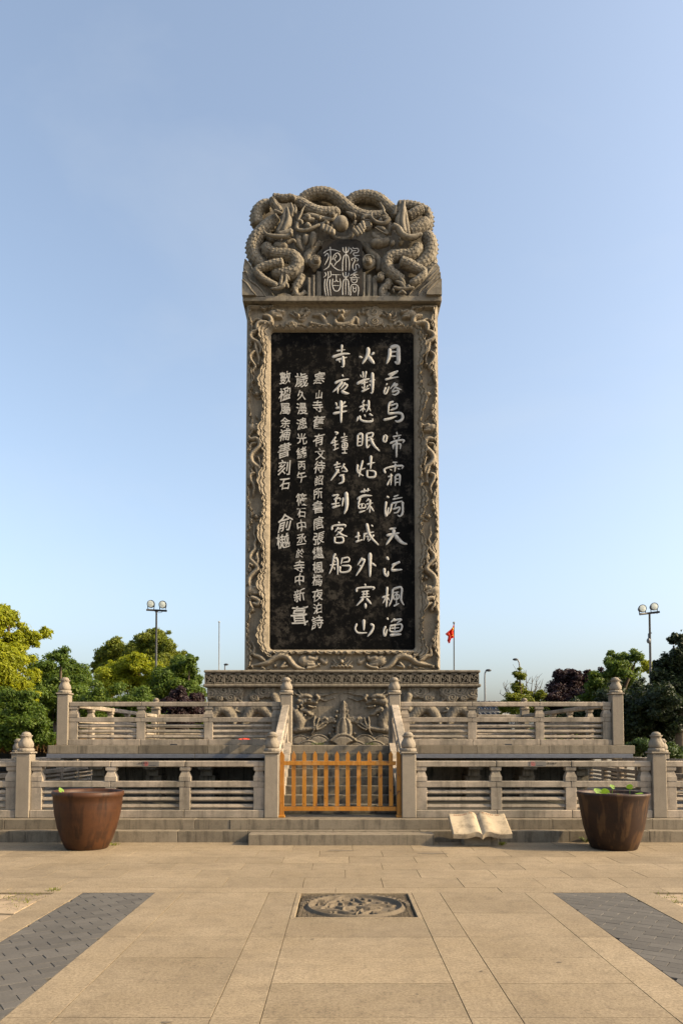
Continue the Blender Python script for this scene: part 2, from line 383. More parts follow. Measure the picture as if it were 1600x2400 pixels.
for (a, b) in ((-3.0, -1.94), (2.225, 3.28)): colrun(a, b, [-1, 0, 1.2, 2.6])
rows = [YT, 8.19, 8.78, 9.31, 9.80, 10.34, 10.88, 11.45, 11.80]
for k, (a, b) in enumerate(zip(rows[:-1], rows[1:])):
    w = 1.75 if k == 0 else .88
    x = -8.8 + (k * .47 % w)
    while x < 8.8:
        slab(x, x + w, a, b); x += w
# side fields of irregular flagstones
def clip_poly(P, x0, x1, y0, y1):
    for ax, lim, sg in ((0, x0, 1), (0, x1, -1), (1, y0, 1), (1, y1, -1)):
        out = []
        for i in range(len(P)):
            a, b = P[i], P[(i+1) % len(P)]; da, db = sg*(a[ax]-lim), sg*(b[ax]-lim)
            if da >= 0: out.append(a)
            if (da >= 0) != (db >= 0):
                t = da/(da-db); out.append((a[0]+(b[0]-a[0])*t, a[1]+(b[1]-a[1])*t))
        P = out
        if len(P) < 3: return None
    return P
def polyslab(P, name, mat, h=.045, z=0.0, ins=.004):
    cx = sum(p[0] for p in P)/len(P); cy = sum(p[1] for p in P)/len(P); n = len(P)
    if n < 3: return
    def sh(k):
        r = []
        for x, y in P:
            d = math.hypot(x-cx, y-cy) + 1e-6; r.append(((x-cx)*(1-k/d), (y-cy)*(1-k/d)))
        return r
    a = sh(ins); b = sh(ins+.004); mb = MB()
    v = [(x, y, -h) for x, y in a] + [(x, y, -.004) for x, y in a] + [(x, y, 0) for x, y in b]
    f = [(i, (i+1) % n, (i+1) % n+n, i+n) for i in range(n)] + [(i+n, (i+1) % n+n, (i+1) % n+2*n, i+2*n) for i in range(n)] + [tuple(range(2*n, 3*n))]
    mb.add(v, f); o = link(name, mb.mesh(name), mat, pv); o.location = (cx, cy, z); return o
for sgn in (-1, 1):
    xa = 3.0 if sgn < 0 else 3.28; G = {}
    NX, NY = 9, 7
    for i in range(NX+1):
        for j in range(NY+1):
            G[i, j] = (xa + i*.42 + (random.uniform(-.11, .11) if 0 < i < NX else 0), 4.9 + j*.43 + (random.uniform(-.1, .1) if 0 < j < NY else 0))
    for i in range(NX):
        for j in range(NY):
            P = [G[i,j], G[i+1,j], G[i+1,j+1], G[i,j+1]]
            P = [(sgn*x, min(y, YT - .01)) for x, y in (P if sgn > 0 else P[::-1])]
            polyslab(P, 'flagstone', M_COBB, z=random.uniform(-.014, .004), ins=random.uniform(.014, .03))
# herringbone bricks
BL, BW = .235, .118
for (x0, x1) in ((-2.70, -1.94), (2.225, 2.985)):
    y0, y1 = 2.6, YT
    ca, sa = math.cos(R(35)), math.sin(R(35)); cx0 = (x0+x1)/2
    k = 0
    for row in range(-30, 40):
        for col in range(-14, 15):
            bx = col * BL + (row % 2) * BL/2; by = row * BW
            P = []
            for (u, v_) in ((0, 0), (BL, 0), (BL, BW), (0, BW)):
                X = (bx+u)*ca - (by+v_)*sa; Yb = (bx+u)*sa + (by+v_)*ca
                if cx0 > 0: X = -X
                P.append((cx0 + X, 5.6 + Yb))
            if cx0 > 0: P = P[::-1]
            if max(p[1] for p in P) < 4.05: continue
            Q = clip_poly(P, x0+.002, x1-.002, y0, y1-.002)
            if Q and len(Q) >= 3:
                ar = abs(sum(Q[i][0]*Q[(i+1) % len(Q)][1]-Q[(i+1) % len(Q)][0]*Q[i][1] for i in range(len(Q)))/2)
                if ar > .002: polyslab(Q, 'paving_brick', M_BRICK, z=random.uniform(-.003, -.001), ins=.0012)

# ------------------------------------------------------------------ height-field relief
class HF:
    def __init__(s, x0, x1, z0, z1, st):
        s.nx = int((x1-x0)/st)+1; s.nz = int((z1-z0)/st)+1
        s.xs = np.linspace(x0, x1, s.nx); s.zs = np.linspace(z0, z1, s.nz); s.st = st
        s.X, s.Z = np.meshgrid(s.xs, s.zs); s.H = np.zeros_like(s.X); s.lock = 1.0
    def dab(s, x, z, r, h, base, flat=0.0, ax=1.0, az=1.0, op='max'):
        i0 = max(0, int((x-r*ax-s.xs[0])/s.st)); i1 = min(s.nx, int((x+r*ax-s.xs[0])/s.st)+2)
        j0 = max(0, int((z-r*az-s.zs[0])/s.st)); j1 = min(s.nz, int((z+r*az-s.zs[0])/s.st)+2)
        if i1 <= i0 or j1 <= j0: return
        d = np.sqrt(((s.X[j0:j1, i0:i1]-x)/ax)**2 + ((s.Z[j0:j1, i0:i1]-z)/az)**2)/r
        p = np.sqrt(np.clip(1-d*d, 0, 1)); p = np.minimum(1, p/(1-flat)) if flat else p
        v = base + h*p
        W = s.H[j0:j1, i0:i1]
        if op == 'max': s.H[j0:j1, i0:i1] = np.where(d < 1, np.maximum(W, v), W)
        elif op == 'sub': s.H[j0:j1, i0:i1] = np.where(d < 1, W - h*p, W)
        else: s.H[j0:j1, i0:i1] = np.where(d < 1, v, W)
    def stroke(s, P, r, h, base=0.0, scales=0.0, flat=0.0):
        S = catmull(P, max(s.st, np.min(r)*.25)); n = len(S); rr = rad_along(r, n); m = max(1, n//8)
        for k in range(n):
            e = min(1, .35 + .65*min(k+1, n-k)/m)
            hh = h * (.35+.65*rr[k]/max(rr))
            s.dab(S[k, 0], S[k, 1], rr[k]*e, hh, base, flat)
    def mesh(s, name, Y, keep=None):
        v = np.stack([s.X, Y - s.H, s.Z], 2).reshape(-1, 3)
        j = np.arange(s.nz-1)[:, None]; i = np.arange(s.nx-1)[None, :]; a = j*s.nx+i
        f = np.stack([a, a+1, a+s.nx+1, a+s.nx], 2)
        if keep is not None: f = f[keep[:-1, :-1]]
        f = f.reshape(-1, 4); used = np.unique(f); mp = np.full(len(v), -1); mp[used] = np.arange(len(used))
        mb = MB(); mb.add(v[used], mp[f], True); return mb
    def mesh_flat(s, z):
        """lie on the ground: Z axis of the field becomes +Y"""
        v = np.stack([s.X, s.Z, z + s.H], 2).reshape(-1, 3)
        j = np.arange(s.nz-1)[:, None]; i = np.arange(s.nx-1)[None, :]; a = j*s.nx+i
        f = np.stack([a, a+1, a+s.nx+1, a+s.nx], 2).reshape(-1, 4); mb = MB(); mb.add(v, f, True); return mb

# carved medallion in the paving
med = thing('carved_paving_medallion', ((MX0+MX1)/2, (MY0+MY1)/2, 0), 'square carved stone panel with a round bird and cloud relief set into the plaza paving', 'carving')
hf = HF(MX0+.06, MX1-.06, MY0+.06, MY1-.05, .006); mcx, mcy = (MX0+MX1)/2, (MY0+MY1)/2
rr_ = np.hypot(hf.X-mcx, hf.Z-mcy)
peb = np.abs(np.sin(hf.X*150+3*np.sin(hf.Z*90))*np.sin(hf.Z*150+3*np.sin(hf.X*80)))
hf.H[:] = .012 + .016*peb*(rr_ > .50) + .007*peb
hf.H[(rr_ < .475)] -= .004
rg = np.exp(-((rr_-.455)/.020)**2); hf.H = np.maximum(hf.H, .014+.034*rg)
ang = np.arctan2(hf.Z-mcy, hf.X-mcx)
tab = (rr_ > .50) & (rr_ < .56) & (np.sin(ang*46) > -.1) & (hf.Z > mcy)
hf.H[tab] = .036
def mz(x, y): g = gpt(660 + x/4.48, 2060 + y/4.48); return g
def mst(P, r, h=.030, base=.010): hf.stroke([mz(*p) for p in P], [q*.8 for q in (r if isinstance(r, (list, tuple)) else [r])], h, base)
for P, r in [([(460,280),(480,240),(600,205),(760,195),(860,235)], [.012,.02,.03,.03,.012]), ([(500,270),(620,235),(740,232)], .014), ([(800,170),(1000,180),(1110,205)], [.03,.022,.008]),
             ([(540,210),(640,175),(800,178)], [.02,.03,.012]), ([(300,290),(430,285),(470,265)], .022), ([(290,265),(360,240),(450,240)], .016), ([(380,215),(450,215)], .026),
             ([(320,305),(560,318),(740,340),(880,335)], [.02,.03,.026,.012]), ([(570,275),(680,285),(800,270),(840,255)], [.02,.03,.024,.01]), ([(700,265),(900,285),(1060,275)], [.02,.03,.012]),
             ([(900,262),(1050,256),(1200,262)], [.014,.018,.01]), ([(640,300),(680,275)], .014), ([(760,310),(820,315),(850,345),(1040,295)], [.01,.014,.014,.01]), ([(950,335),(1130,325)], [.02,.008]), ([(590,240),(640,250)], .02),
             ([(420,330),(520,335)], .016), ([(850,300),(780,350)], .012), ([(980,350),(1010,358)], .016)]:
    mst(P, r)
for k in range(34):
    a = k*2.399; q = .40*math.sqrt((k+.5)/34); x_, y_ = mcx+q*math.cos(a), mcy+q*math.sin(a); b_ = a*1.7+k
    L_ = .05; hf.stroke([(x_, y_), (x_+L_*math.cos(b_), y_+L_*math.sin(b_)), (x_+1.8*L_*math.cos(b_+.9), y_+1.8*L_*math.sin(b_+.9))], [.013, .010, .004], .024, .010)
hf.H = (hf.H-.012)*1.15+.004; hf.mesh_flat(-.040).obj('bird_relief', M_MED, med)
mb = MB(); w = .045
for (a, b, c, d) in ((MX0, MX1, MY0, MY0+w), (MX0, MX1, MY1-w+.005, MY1-.002), (MX0, MX0+w, MY0+w, MY1-w+.005), (MX1-w, MX1, MY0+w, MY1-w+.005)): bbox(mb, a+.001, b-.001, c+.001, d-.001, -.085, .002, .003)
mb.obj('border_frame', M_PAVE, med)

# ------------------------------------------------------------------ terraces and steps
ZL = .337; ZU = 1.49
lt = thing('lower_terrace', (0, 12, 0), 'low two-step granite platform along the back of the plaza carrying the front balustrade', 'terrace')
def blocks(parent, name, X0, X1, y0, y1, z0, z1, w, mat, bev=.006, jit=0):
    x = X0; k = 0
    while x < X1 - .01:
        xe = min(X1, x + w*random.uniform(.85, 1.15))
        if X1 - xe < .3: xe = X1
        mb = MB(); bbox(mb, x+.0025, xe-.0025, y0, y1, z0, z1, bev); mb.obj(name, mat, parent); x = xe
blocks(lt, 'kerb_stone', -8.5, 8.5, 11.76, 12.0, -.02, .178, 1.25, M_STEP)
blocks(lt, 'edge_stone', -8.5, -1.75, 11.965, 12.6, .178, ZL, 1.4, M_STEP)
blocks(lt, 'edge_stone', -1.75, 1.98, 11.955, 12.6, .178, ZL+.001, 3.8, M_STEP)
blocks(lt, 'edge_stone', 1.98, 8.5, 11.965, 12.6, .178, ZL, 1.4, M_STEP)
mb = MB(); box(mb, -8.5, 8.5, 12.6, 26, -.05, ZL-.003); mb.obj('terrace_floor', M_WETSHADE, lt)
mb = MB(); bbox(mb, pt(581, 1980, 11.43)[0], pt(1018, 1980, 11.43)[0], 11.43, 11.757, -.03, .165, .008)
tag(mb.obj('entrance_step', M_STEP), 'long low granite step block in front of the wooden gate', 'step')

ut = thing('upper_terrace', (0, 15, 0), 'raised stone platform with thick overhanging edge slabs carrying the upper balustrade around the stele', 'terrace')
UX0, UX1 = -5.84, 5.88
blocks(ut, 'edge_slab', UX0, -1.0, 14.93, 15.6, 1.325, ZU, 1.6, M_STEP)
blocks(ut, 'edge_slab', 1.0, UX1, 14.93, 15.6, 1.325, ZU, 1.6, M_STEP)
mb = MB(); box(mb, UX0+.02, UX1-.02, 15.6, 23.2, 1.2, ZU-.004); box(mb, -.995, .995, 15.2, 15.6, 1.2, ZU-.004); mb.obj('platform_floor', M_STEP, ut)
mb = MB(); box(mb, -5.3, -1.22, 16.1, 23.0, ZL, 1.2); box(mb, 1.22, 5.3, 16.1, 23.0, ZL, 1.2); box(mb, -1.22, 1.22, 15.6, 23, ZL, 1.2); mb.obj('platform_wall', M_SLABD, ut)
for x in np.linspace(-5.0, -1.65, 4).tolist() + np.linspace(1.65, 5.0, 4).tolist():
    mb = MB()
    for (z0, z1, y0, hw0, hw1) in ((.34, .62, 15.65, .15, .14), (.62, .86, 15.6, .14, .17), (.86, 1.0, 15.5, .12, .12), (1.0, 1.199, 15.3, .13, .2)):
        v = [(x-hw0, 16.1, z0), (x+hw0, 16.1, z0), (x+hw0, y0, z0), (x-hw0, y0, z0), (x-hw1, 16.1, z1), (x+hw1, 16.1, z1), (x+hw1, y0, z1), (x-hw1, y0, z1)]
        mb.add(v, [(3,2,1,0),(4,5,6,7),(0,1,5,4),(1,2,6,5),(2,3,7,6),(3,0,4,7)])
    mb.obj('corbel', M_SLABD, ut)  # dark stone here deepens the shade under the slab by colour
for (a, b, n_) in ((UX0-.01, -2.9, 0), (-2.89, -1.0, 1), (1.0, UX1-.05, 2)):
    mb = MB(); bbox(mb, a, b, 14.915, 14.99, 1.24, 1.322, .004); mb.obj('metal_flashing', M_METAL, ut)

st = thing('stone_staircase', (0, 12.8, ZL), 'short flight of weathered stone steps climbing behind the wooden gate to the stele', 'staircase')
ns_ = 8; rise = (ZU - ZL)/ns_; tread = .30
for k in range(ns_):
    y0 = 12.95 + k*tread; mb = MB()
    bbox(mb, -.985, .985, y0, y0+tread+.04 if k < ns_-1 else 15.25, ZL + k*rise - (.0 if k == 0 else .02), ZL + (k+1)*rise + (-.0005 if k == ns_-1 else 0), .008)
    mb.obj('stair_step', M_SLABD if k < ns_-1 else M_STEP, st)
for s in (-1, 1):
    mb = MB(); pts = [(12.45, ZL), (12.45, ZL+.12), (15.0, ZU+.05), (15.0, ZL)]
    x0, x1 = sorted((s*.985, s*1.21)); n = 4
    v = [(x0, y, z) for y, z in pts] + [(x1, y, z) for y, z in pts]
    mb.add(v, [(0,1,2,3), (7,6,5,4), (0,4,5,1), (1,5,6,2), (2,6,7,3), (3,7,4,0)]); mb.obj('stair_side_wall', M_BAL, st)

# ------------------------------------------------------------------ balustrades
def finial_mesh():
    mb = MB(); bbox(mb, -.135, .135, -.135, .135, 0, .03, .008)
    lathe(mb, [(.125, .03), (.132, .045), (.132, .07), (.118, .086)], (0, 0, 0), 40, lambda a, z: 1 + .035*math.cos(14*a), True)
    def fl(a, z): 
        k = (a*5/(2*PI) + (z-.09)*3.2) % 1.0; g = math.exp(-((k-.5)/.09)**2) + 0; return 1 + .03 - .09*math.exp(-(min(k, 1-k)/.09)**2)
    lathe(mb, [(.10, .088), (.112, .105), (.118, .135), (.114, .17), (.098, .205), (.082, .235), (.078, .255), (.088, .275), (.098, .284)], (0, 0, 0), 50, fl, True)
    lathe(mb, [(.098, .284), (.103, .288), (.103, .296), (.09, .3)], (0, 0, 0), 28)
    lathe(mb, [(.078, .299), (.076, .318), (.062, .338), (.038, .352), (.006, .357)], (0, 0, 0), 24)
    me = mb.mesh('finial'); me.materials.append(M_POST); return me
FIN = finial_mesh()
_shaft = {}
def post(parent, x, y, z, h=1.03, w=.23, s=1.0):
    k = (round(h, 3), w)
    if k not in _shaft:
        mb = MB(); bbox(mb, -w/2, w/2, -w/2, w/2, 0, h, .012); bbox(mb, -w/2+.012, w/2-.012, -w/2+.012, w/2-.012, h-.01, h+.012, .003)
        _shaft[k] = mb.mesh('post'); _shaft[k].materials.append(M_POST)
    p = link('post', _shaft[k], None, parent); p.location = Vector((x, y, z)) - parent.location
    f = link('finial', FIN, None, p); f.location = (0, 0, h+.012); f.scale = (s,)*3; f.rotation_euler = (0, 0, random.uniform(0, 6.28)); 
    # plate of the finial stays square to the post
    f.rotation_euler = (0, 0, random.choice((0, PI/2, PI, -PI/2)))
    return p
def balrun(parent, A, B, zA, zB, nb, sc=1.0, e0=.115, e1=.115, slats=True, shade=None, slope_open=False):
    A = np.array(A, float); B = np.array(B, float); Lr = np.linalg.norm(B-A); d = (B-A)/Lr; p_ = np.array([-d[1], d[0]])
    sl_ = (zB-zA)/Lr
    def fn(t, w, z):
        q = A + d*t + p_*w; return (q[0], q[1], zA + sl_*t + z)
    t0, t1 = e0, Lr-e1
    mat = M_BAL
    def B_(name, a, b, w, z0, z1, bev=.006):
        mb = MB(); bbox(mb, a, b, -w/2, w/2, z0*sc, z1*sc, bev, fn); mb.obj(name, mat, parent)
    cent = np.linspace(t0+.09, t1-.09, nb+1)
    # rails and plinths meet over the little posts
    cuts_ = [t0] + [c for c in cent[1:-1]] + [t1]
    for a, b in zip(cuts_[:-1], cuts_[1:]):
        a2, b2 = a+.0015, b-.0015
        B_('top_rail', a2, b2, .15, .824, .921, .012); B_('middle_rail', a2, b2, .13, .493, .594, .008); B_('plinth', a2, b2, .19, 0, .127, .01)
    hw = .09
    for i, c in enumerate(cent):
        B_('short_post', c-hw, c+hw, .12, .127, .4925, .006)
        mb = MB(); z0, hh = .594*sc, (.824-.594)*sc
        prof = [(0, .093), (.30, .093), (.36, .086), (.66, .06), (.70, .06), (.73, .078), (.80, .084), (1, .084)]
        v = []; f = []
        for (zz, r) in prof:
            for (u, w_) in ((-r, -r*.75), (r, -r*.75), (r, r*.75), (-r, r*.75)): v.append(fn(c+u, w_, z0+zz*hh))
        for k in range(len(prof)-1):
            for q in range(4): f.append((k*4+q, k*4+(q+1) % 4, (k+1)*4+(q+1) % 4, (k+1)*4+q))
        mb.add(v, f); mb.obj('baluster', mat, parent)
    if slats:
        for a, b in zip(cent[:-1], cent[1:]):
            for zc in (.185, .30, .415):
                prof = [(-.03, -.034), (-.046, -.01), (-.03, .03), (0, .036), (.03, .03), (.046, -.01), (.03, -.034)]
                v = []; n = len(prof)
                for t in (a+hw, b-hw):
                    for (w_, z_) in prof: v.append(fn(t, w_, (zc+z_)*sc))
                f = [(i, (i+1) % n, (i+1) % n+n, i+n) for i in range(n)]
                mb = MB(); mb.add(v, f); mb.obj('slat', mat, parent)
LX = 5.15; LY = 12.27; UXp = 5.65; UY = 15.3
def bal(label, name='stone_balustrade', loc=(0, 0, 0)): return thing(name, loc, label, 'balustrade', 'carved granite balustrades of the two terraces')
b1 = bal('lower front balustrade left of the gate, behind the left brown pot', loc=(-3, LY, ZL))
post(b1, -1.115, LY, ZL); post(b1, -LX, LY, ZL); balrun(b1, (-LX, LY), (-1.115, LY), ZL, ZL, 3)
b2 = bal('lower front balustrade right of the gate, behind the open stone book', loc=(3, LY, ZL))
post(b2, 1.115, LY, ZL); post(b2, LX+.03, LY, ZL); balrun(b2, (1.115, LY), (LX+.03, LY), ZL, ZL, 3)
b3 = bal('short end of the lower balustrade running out of the picture at far left', loc=(-6.4, LY, ZL)); balrun(b3, (-7.6, LY), (-LX, LY), ZL, ZL, 2, e0=.115)
post(b3, -7.6, LY, ZL)
b4 = bal('short end of the lower balustrade running out of the picture at far right', loc=(6.4, LY, ZL)); balrun(b4, (LX+.03, LY), (7.6, LY), ZL, ZL, 2)
post(b4, 7.6, LY, ZL)
b5 = bal('left side balustrade of the lower terrace running back in sunlight below the thatch', loc=(-7.6, 18, ZL-.1))
balrun(b5, (-7.6, LY), (-7.6, 17.67), ZL-.0, ZL-.1, 4); post(b5, -7.6, 17.67, ZL-.1); balrun(b5, (-7.6, 17.67), (-7.6, 23), ZL-.1, ZL-.1, 4); post(b5, -7.6, 23, ZL-.1)
b6 = bal('right side balustrade of the lower terrace running back beside the dark trees', loc=(7.6, 18, ZL-.1))
balrun(b6, (7.6, LY), (7.6, 17.67), ZL, ZL-.1, 4); post(b6, 7.6, 17.67, ZL-.1); balrun(b6, (7.6, 17.67), (7.6, 23), ZL-.1, ZL-.1, 4); post(b6, 7.6, 23, ZL-.1)
b7 = bal('upper front balustrade left of the stairs in front of the left trees', loc=(-3.4, UY, ZU))
post(b7, -1.10, UY, ZU); post(b7, -UXp, UY, ZU); balrun(b7, (-UXp, UY), (-1.10, UY), ZU, ZU, 3, .965)
b8 = bal('upper front balustrade right of the stairs, below the pedestal clouds', loc=(3.4, UY, ZU))
post(b8, 1.11, UY, ZU); post(b8, UXp, UY, ZU); balrun(b8, (1.11, UY), (UXp, UY), ZU, ZU, 3, .965)
for x_, b_ in ((407, b7), (1191, b8)):
    mb = MB(); c_ = pt(x_, 1744.5, UY-.095)[0]; box(mb, c_-.07, c_+.07, UY-.0965, UY-.09, ZU+.002, ZU+.028); mb.obj('drain_slot', M_DARK, b_)
UB = 22.9
b9 = bal('upper side balustrade at left, slanting away behind the left corner post', loc=(-UXp, 19, ZU)); balrun(b9, (-UXp, UY), (-UXp, UB), ZU, ZU, 5, .965); post(b9, -UXp, UB, ZU)
b10 = bal('upper side balustrade at right, slanting away behind the right corner post', loc=(UXp, 19, ZU)); balrun(b10, (UXp, UY), (UXp, UB), ZU, ZU, 5, .965); post(b10, UXp, UB, ZU)
b11 = bal('rear balustrade of the upper terrace seen through the front slats', loc=(0, UB, ZU)); balrun(b11, (-UXp, UB), (UXp, UB), ZU, ZU, 8, .965)
for s, t_ in ((-1, 'left'), (1, 'right')):
    b = bal('sloping stair balustrade on the %s side of the steps behind the gate' % t_, loc=(s*1.11, 13.8, ZL))
    balrun(b, (s*1.11, LY), (s*1.11, UY), ZL+.0, ZU, 2, .95, slats=False)

# ------------------------------------------------------------------ pedestal of the stele
PY = 17.3
ped = thing('carved_pedestal', (0, PY, ZU), 'wide carved stone pedestal with a fret band and two dragons facing a central flame peak', 'pedestal')
def PX(x, y=1590, Y=PY): return pt(x, y, Y)[0]
def PZ(y, Y=PY): return pt(797, y, Y)[1]
pX0, pX1 = PX(487), PX(1117)
zt, zb = PZ(1612), ZU
cX0, cX1 = PX(482), PX(1121)
mb = MB(); box(mb, pX0, pX1, PY+.06, 20.3, zb, zt); mb.obj('pedestal_core', M_PED, ped)
zc0, zc1, zc2, zc3 = PZ(1612), PZ(1604), PZ(1578.5), PZ(1572)
cy_ = PY - .06
mb = MB(); bbox(mb, cX0-.03, cX1+.03, cy_-.10, 20.5, zc0+.004, zc1, .02); bbox(mb, cX0-.02, cX1+.02, cy_-.10, 20.5, zc2, zc3, .02); box(mb, cX0, cX1, cy_, 20.45, zc1, zc2)
mb.obj('cornice', M_PED, ped)
# fret band
mb = MB(); U = (cX1-cX0)/28.0; Hb = zc2-zc1-.03; z_top = zc2-.015
pats = [[(.05,.98),(.05,.05),(.75,.05),(.75,.32)], [(.22,.95),(.90,.95),(.90,.18)], [(.48,.22),(.48,.78)], [(.22,.5),(.74,.5)], [(.48,.22),(.64,.22)], [(.22,.5),(.22,.24)], [(.74,.5),(.74,.76)], [(.48,.78),(.32,.78)]]
hw = .0115
for k in range(28):
    for P in pats:
        for (a, b) in zip(P[:-1], P[1:]):
            x0, x1 = sorted((cX0+(k+a[0])*U, cX0+(k+b[0])*U)); za, zb_ = sorted((z_top-a[1]*Hb, z_top-b[1]*Hb))
            box(mb, x0-hw, x1+hw, cy_-.075, cy_+.01, za-hw, zb_+hw)
fo = mb.obj('fret_band', M_PED, ped)
# relief field
hf = HF(pX0, pX1, ZU, zt, .0135)
def q7(x, y): return pt(660+x/5.227, 1600+y/5.227, PY)
def mirP(P): return [(2*pt(800, 1650, PY)[0]-x, z) for x, z in P]
def S7(P, r, h, both=True, scales=0, base=0.0, flat=0.0):
    Q = [q7(*p) for p in P]; rr = [k*.00189 for k in (r if isinstance(r, (list, tuple)) else [r])]
    hf.stroke(Q, rr, h, base, flat=flat)
    if both: hf.stroke(mirP(Q), rr, h, base, flat=flat)
# waves at the foot: overlapping domes
for (cx_, cz_, rx, h) in ((235,730,120,.05),(450,720,150,.06),(750,760,230,.10)):
    pass
def dome(x, y, rx, rz, h, both=True):
    for m_ in ((0, 1) if both else (0,)):
        X, Z = q7(x, y); 
        if m_: X = 2*pt(800, 1650, PY)[0]-X
        a, b = rx*.00189, rz*.00189
        d = np.sqrt(((hf.X-X)/a)**2 + ((hf.Z-Z)/b)**2)
        v = h*(1.0 - .12*d) - .025*(np.abs(d-.86) < .035) 
        hf.H = np.where(d < 1, np.maximum(0*hf.H, v), hf.H)
dome(230, 790, 150, 150, .10); dome(450, 790, 160, 155, .14); dome(40, 790, 120, 120, .06)
dome(750, 860, 215, 235, .26, False); dome(330, 850, 150, 140, .20); dome(560, 850, 150, 135, .17); dome(130, 860, 130, 120, .10)
dome(-300, 830, 200, 150, .08); dome(-60, 850, 160, 140, .09); dome(-560, 830, 200, 160, .08)
# central peak
Xc, Zc = q7(760, 630)
def peak(x, ybot, ytop, hw_, h, n):
    X0_, Zb = q7(x, ybot); _, Zt = q7(x, ytop); H_ = Zt-Zb; w0 = hw_*.00189
    t = np.clip((hf.Z-Zb)/H_, 0, 1); w = w0*np.where(t < .45, 1, np.sqrt(np.clip(1-((t-.45)/.55)**1.6, 0, 1)))
    ins = (np.abs(hf.X-X0_) < w) & (hf.Z >= Zb) & (hf.Z <= Zt)
    rel = np.abs(hf.X-X0_)/np.maximum(w, 1e-4)
    v = h*(.75+.25*np.cos(rel*PI/2)) + .014*np.sign(np.sin(rel*PI*n+.6))
    hf.H = np.where(ins, np.maximum(hf.H, v), hf.H)
peak(760, 560, 225, 55, .11, 2); peak(760, 645, 430, 102, .17, 3)
for (x, y) in ((675,355),(665,415),(655,485),(640,540),(625,585),(585,630),(545,450)):
    hf.dab(*q7(x, y), .036, .06, .05)
    X, Z = q7(x, y); hf.dab(2*pt(800, 1650, PY)[0]-X+.02, Z+.01, .036, .06, .05)
for P in ([(690,470),(690,400),(675,360)], [(640,650),(620,590)], [(600,660),(585,630),(600,610)], [(680,620),(660,540)]): S7(P, [20, 14], .05)
# clouds with scrolls
def scroll(x, y, r, h, both=True, Q=q7, k=.00189):
    for m_ in ((0, 1) if both else (0,)):
        X, Z = Q(x, y); sg = 1
        if m_: X = 2*pt(800, 1650, PY)[0]-X; sg = -1
        R_ = r*k
        for j in range(5):
            a = j*2*PI/5+.5; hf.dab(X+sg*R_*.55*math.cos(a)*1.2, Z+R_*.4*math.sin(a), R_*.55, h*.6, h*.3, .5)
        hf.dab(X, Z, R_*.75, h*.3, h*.75, .6, 1.2, .9)
        th_ = np.linspace(0, 3.5*PI, 60)
        for t in th_:
            q = R_*.75*(1-t/(3.9*PI)); hf.dab(X+sg*q*math.cos(t)*1.15, Z+q*math.sin(t), R_*.07, h*.2, 0, op='sub')
scroll(525, 465, 55, .07); scroll(605, 455, 45, .07); scroll(480, 520, 40, .05)
for (x, y, r) in ((-215,115,95),(-45,75,0),(-70,160,50),(-560,110,90),(-700,100,95),(-860,130,90),(-930,130,70),(-620,185,70),(-330,185,60),(-760,190,50),(-140,90,60)):
    if r: scroll(x, y, r, .08)
# dragon heads
S7([(200,240),(280,220),(370,230),(430,250)], [60,50,40,25], .14)
S7([(215,185),(300,165),(370,185)], [34,34,26], .17); S7([(330,215),(350,215)], 16, .2)
S7([(240,330),(300,350),(350,390),(380,390)], [45,34,26,16], .13); S7([(430,165),(450,190),(430,220)], [26,24,18], .17)
S7([(130,110),(180,150),(230,170)], [10,16,20], .13); S7([(200,90),(220,130),(260,155)], [8,12,16], .13)
S7([(440,165),(560,150),(640,130),(700,125)], [11,9,7,4], .07); S7([(470,205),(540,225),(590,205),(650,190)], [11,9,7,4], .07)
S7([(330,290),(380,305),(415,300)], [14,12,8], .17); S7([(250,380),(230,405),(215,410)], [20,12,5], .10); S7([(290,400),(260,440)], [16,6], .11); S7([(190,290),(160,330),(150,380)], [30,20,10], .09)
for x, y in ((210,225),(240,280),(200,300),(260,250),(290,235)): hf.dab(*q7(x, y), .04, .05, .12)
# forelegs with claws
S7([(140,330),(190,400),(230,480),(210,560),(150,590)], [60,66,66,56,44], .16)
S7([(210,580),(290,575),(370,560),(410,555)], [38,34,30,28], .15)
for P in ([(400,540),(395,480),(405,420)], [(420,540),(440,490),(455,435)], [(420,560),(460,530),(500,500)], [(430,580),(480,560),(540,520)], [(400,570),(380,610),(365,635)]): S7(P, [20,16,12], .14)
# body coils left and right of the stairs
def z8(x, y): X, Z = pt(470+x/7.467, 1590+y/7.467, PY); return X, Z
for P, r in (([(180,760),(250,620),(360,540),(470,570),(560,680),(600,800)], .125), ([(760,800),(850,620),(960,520),(1100,560),(1230,680),(1290,800)], .125), ([(-90,700),(40,560),(140,640)], .09), ([(1290,300),(1330,420),(1300,560)], .1)):
    for m_ in (0, 1):
        Q = [z8(*p) for p in P]; Q = mirP(Q) if m_ else Q; hf.stroke(Q, [r], .15, .01)
for P in ([(500,520),(560,600),(600,680)], [(640,520),(600,560),(700,600)], [(1220,520),(1270,600),(1240,680)], [(560,380),(700,330),(720,420)], [(480,400),(620,340),(740,420),(900,400)], [(230,640),(300,600),(330,680)], [(1000,660),(1080,600),(1140,700)]):
    for m_ in (0, 1):
        Q = [z8(*p) for p in P]; Q = mirP(Q) if m_ else Q; hf.stroke(Q, [.022, .03, .015], .05, .01)
# scaly skin and rough ground
sc_ = scale_pat(hf.X*1.0+hf.Z*.35, hf.Z*1.0-hf.X*.35, .075, .075)
hf.H += np.where((hf.H > .095) & (hf.Z > PZ(1724)) & (np.abs(hf.X-Xc) > .25), .012*sc_, 0) + rng.normal(0, .0016, hf.H.shape)
hf.mesh('r', PY+.0).obj('dragon_relief', M_PED, ped)

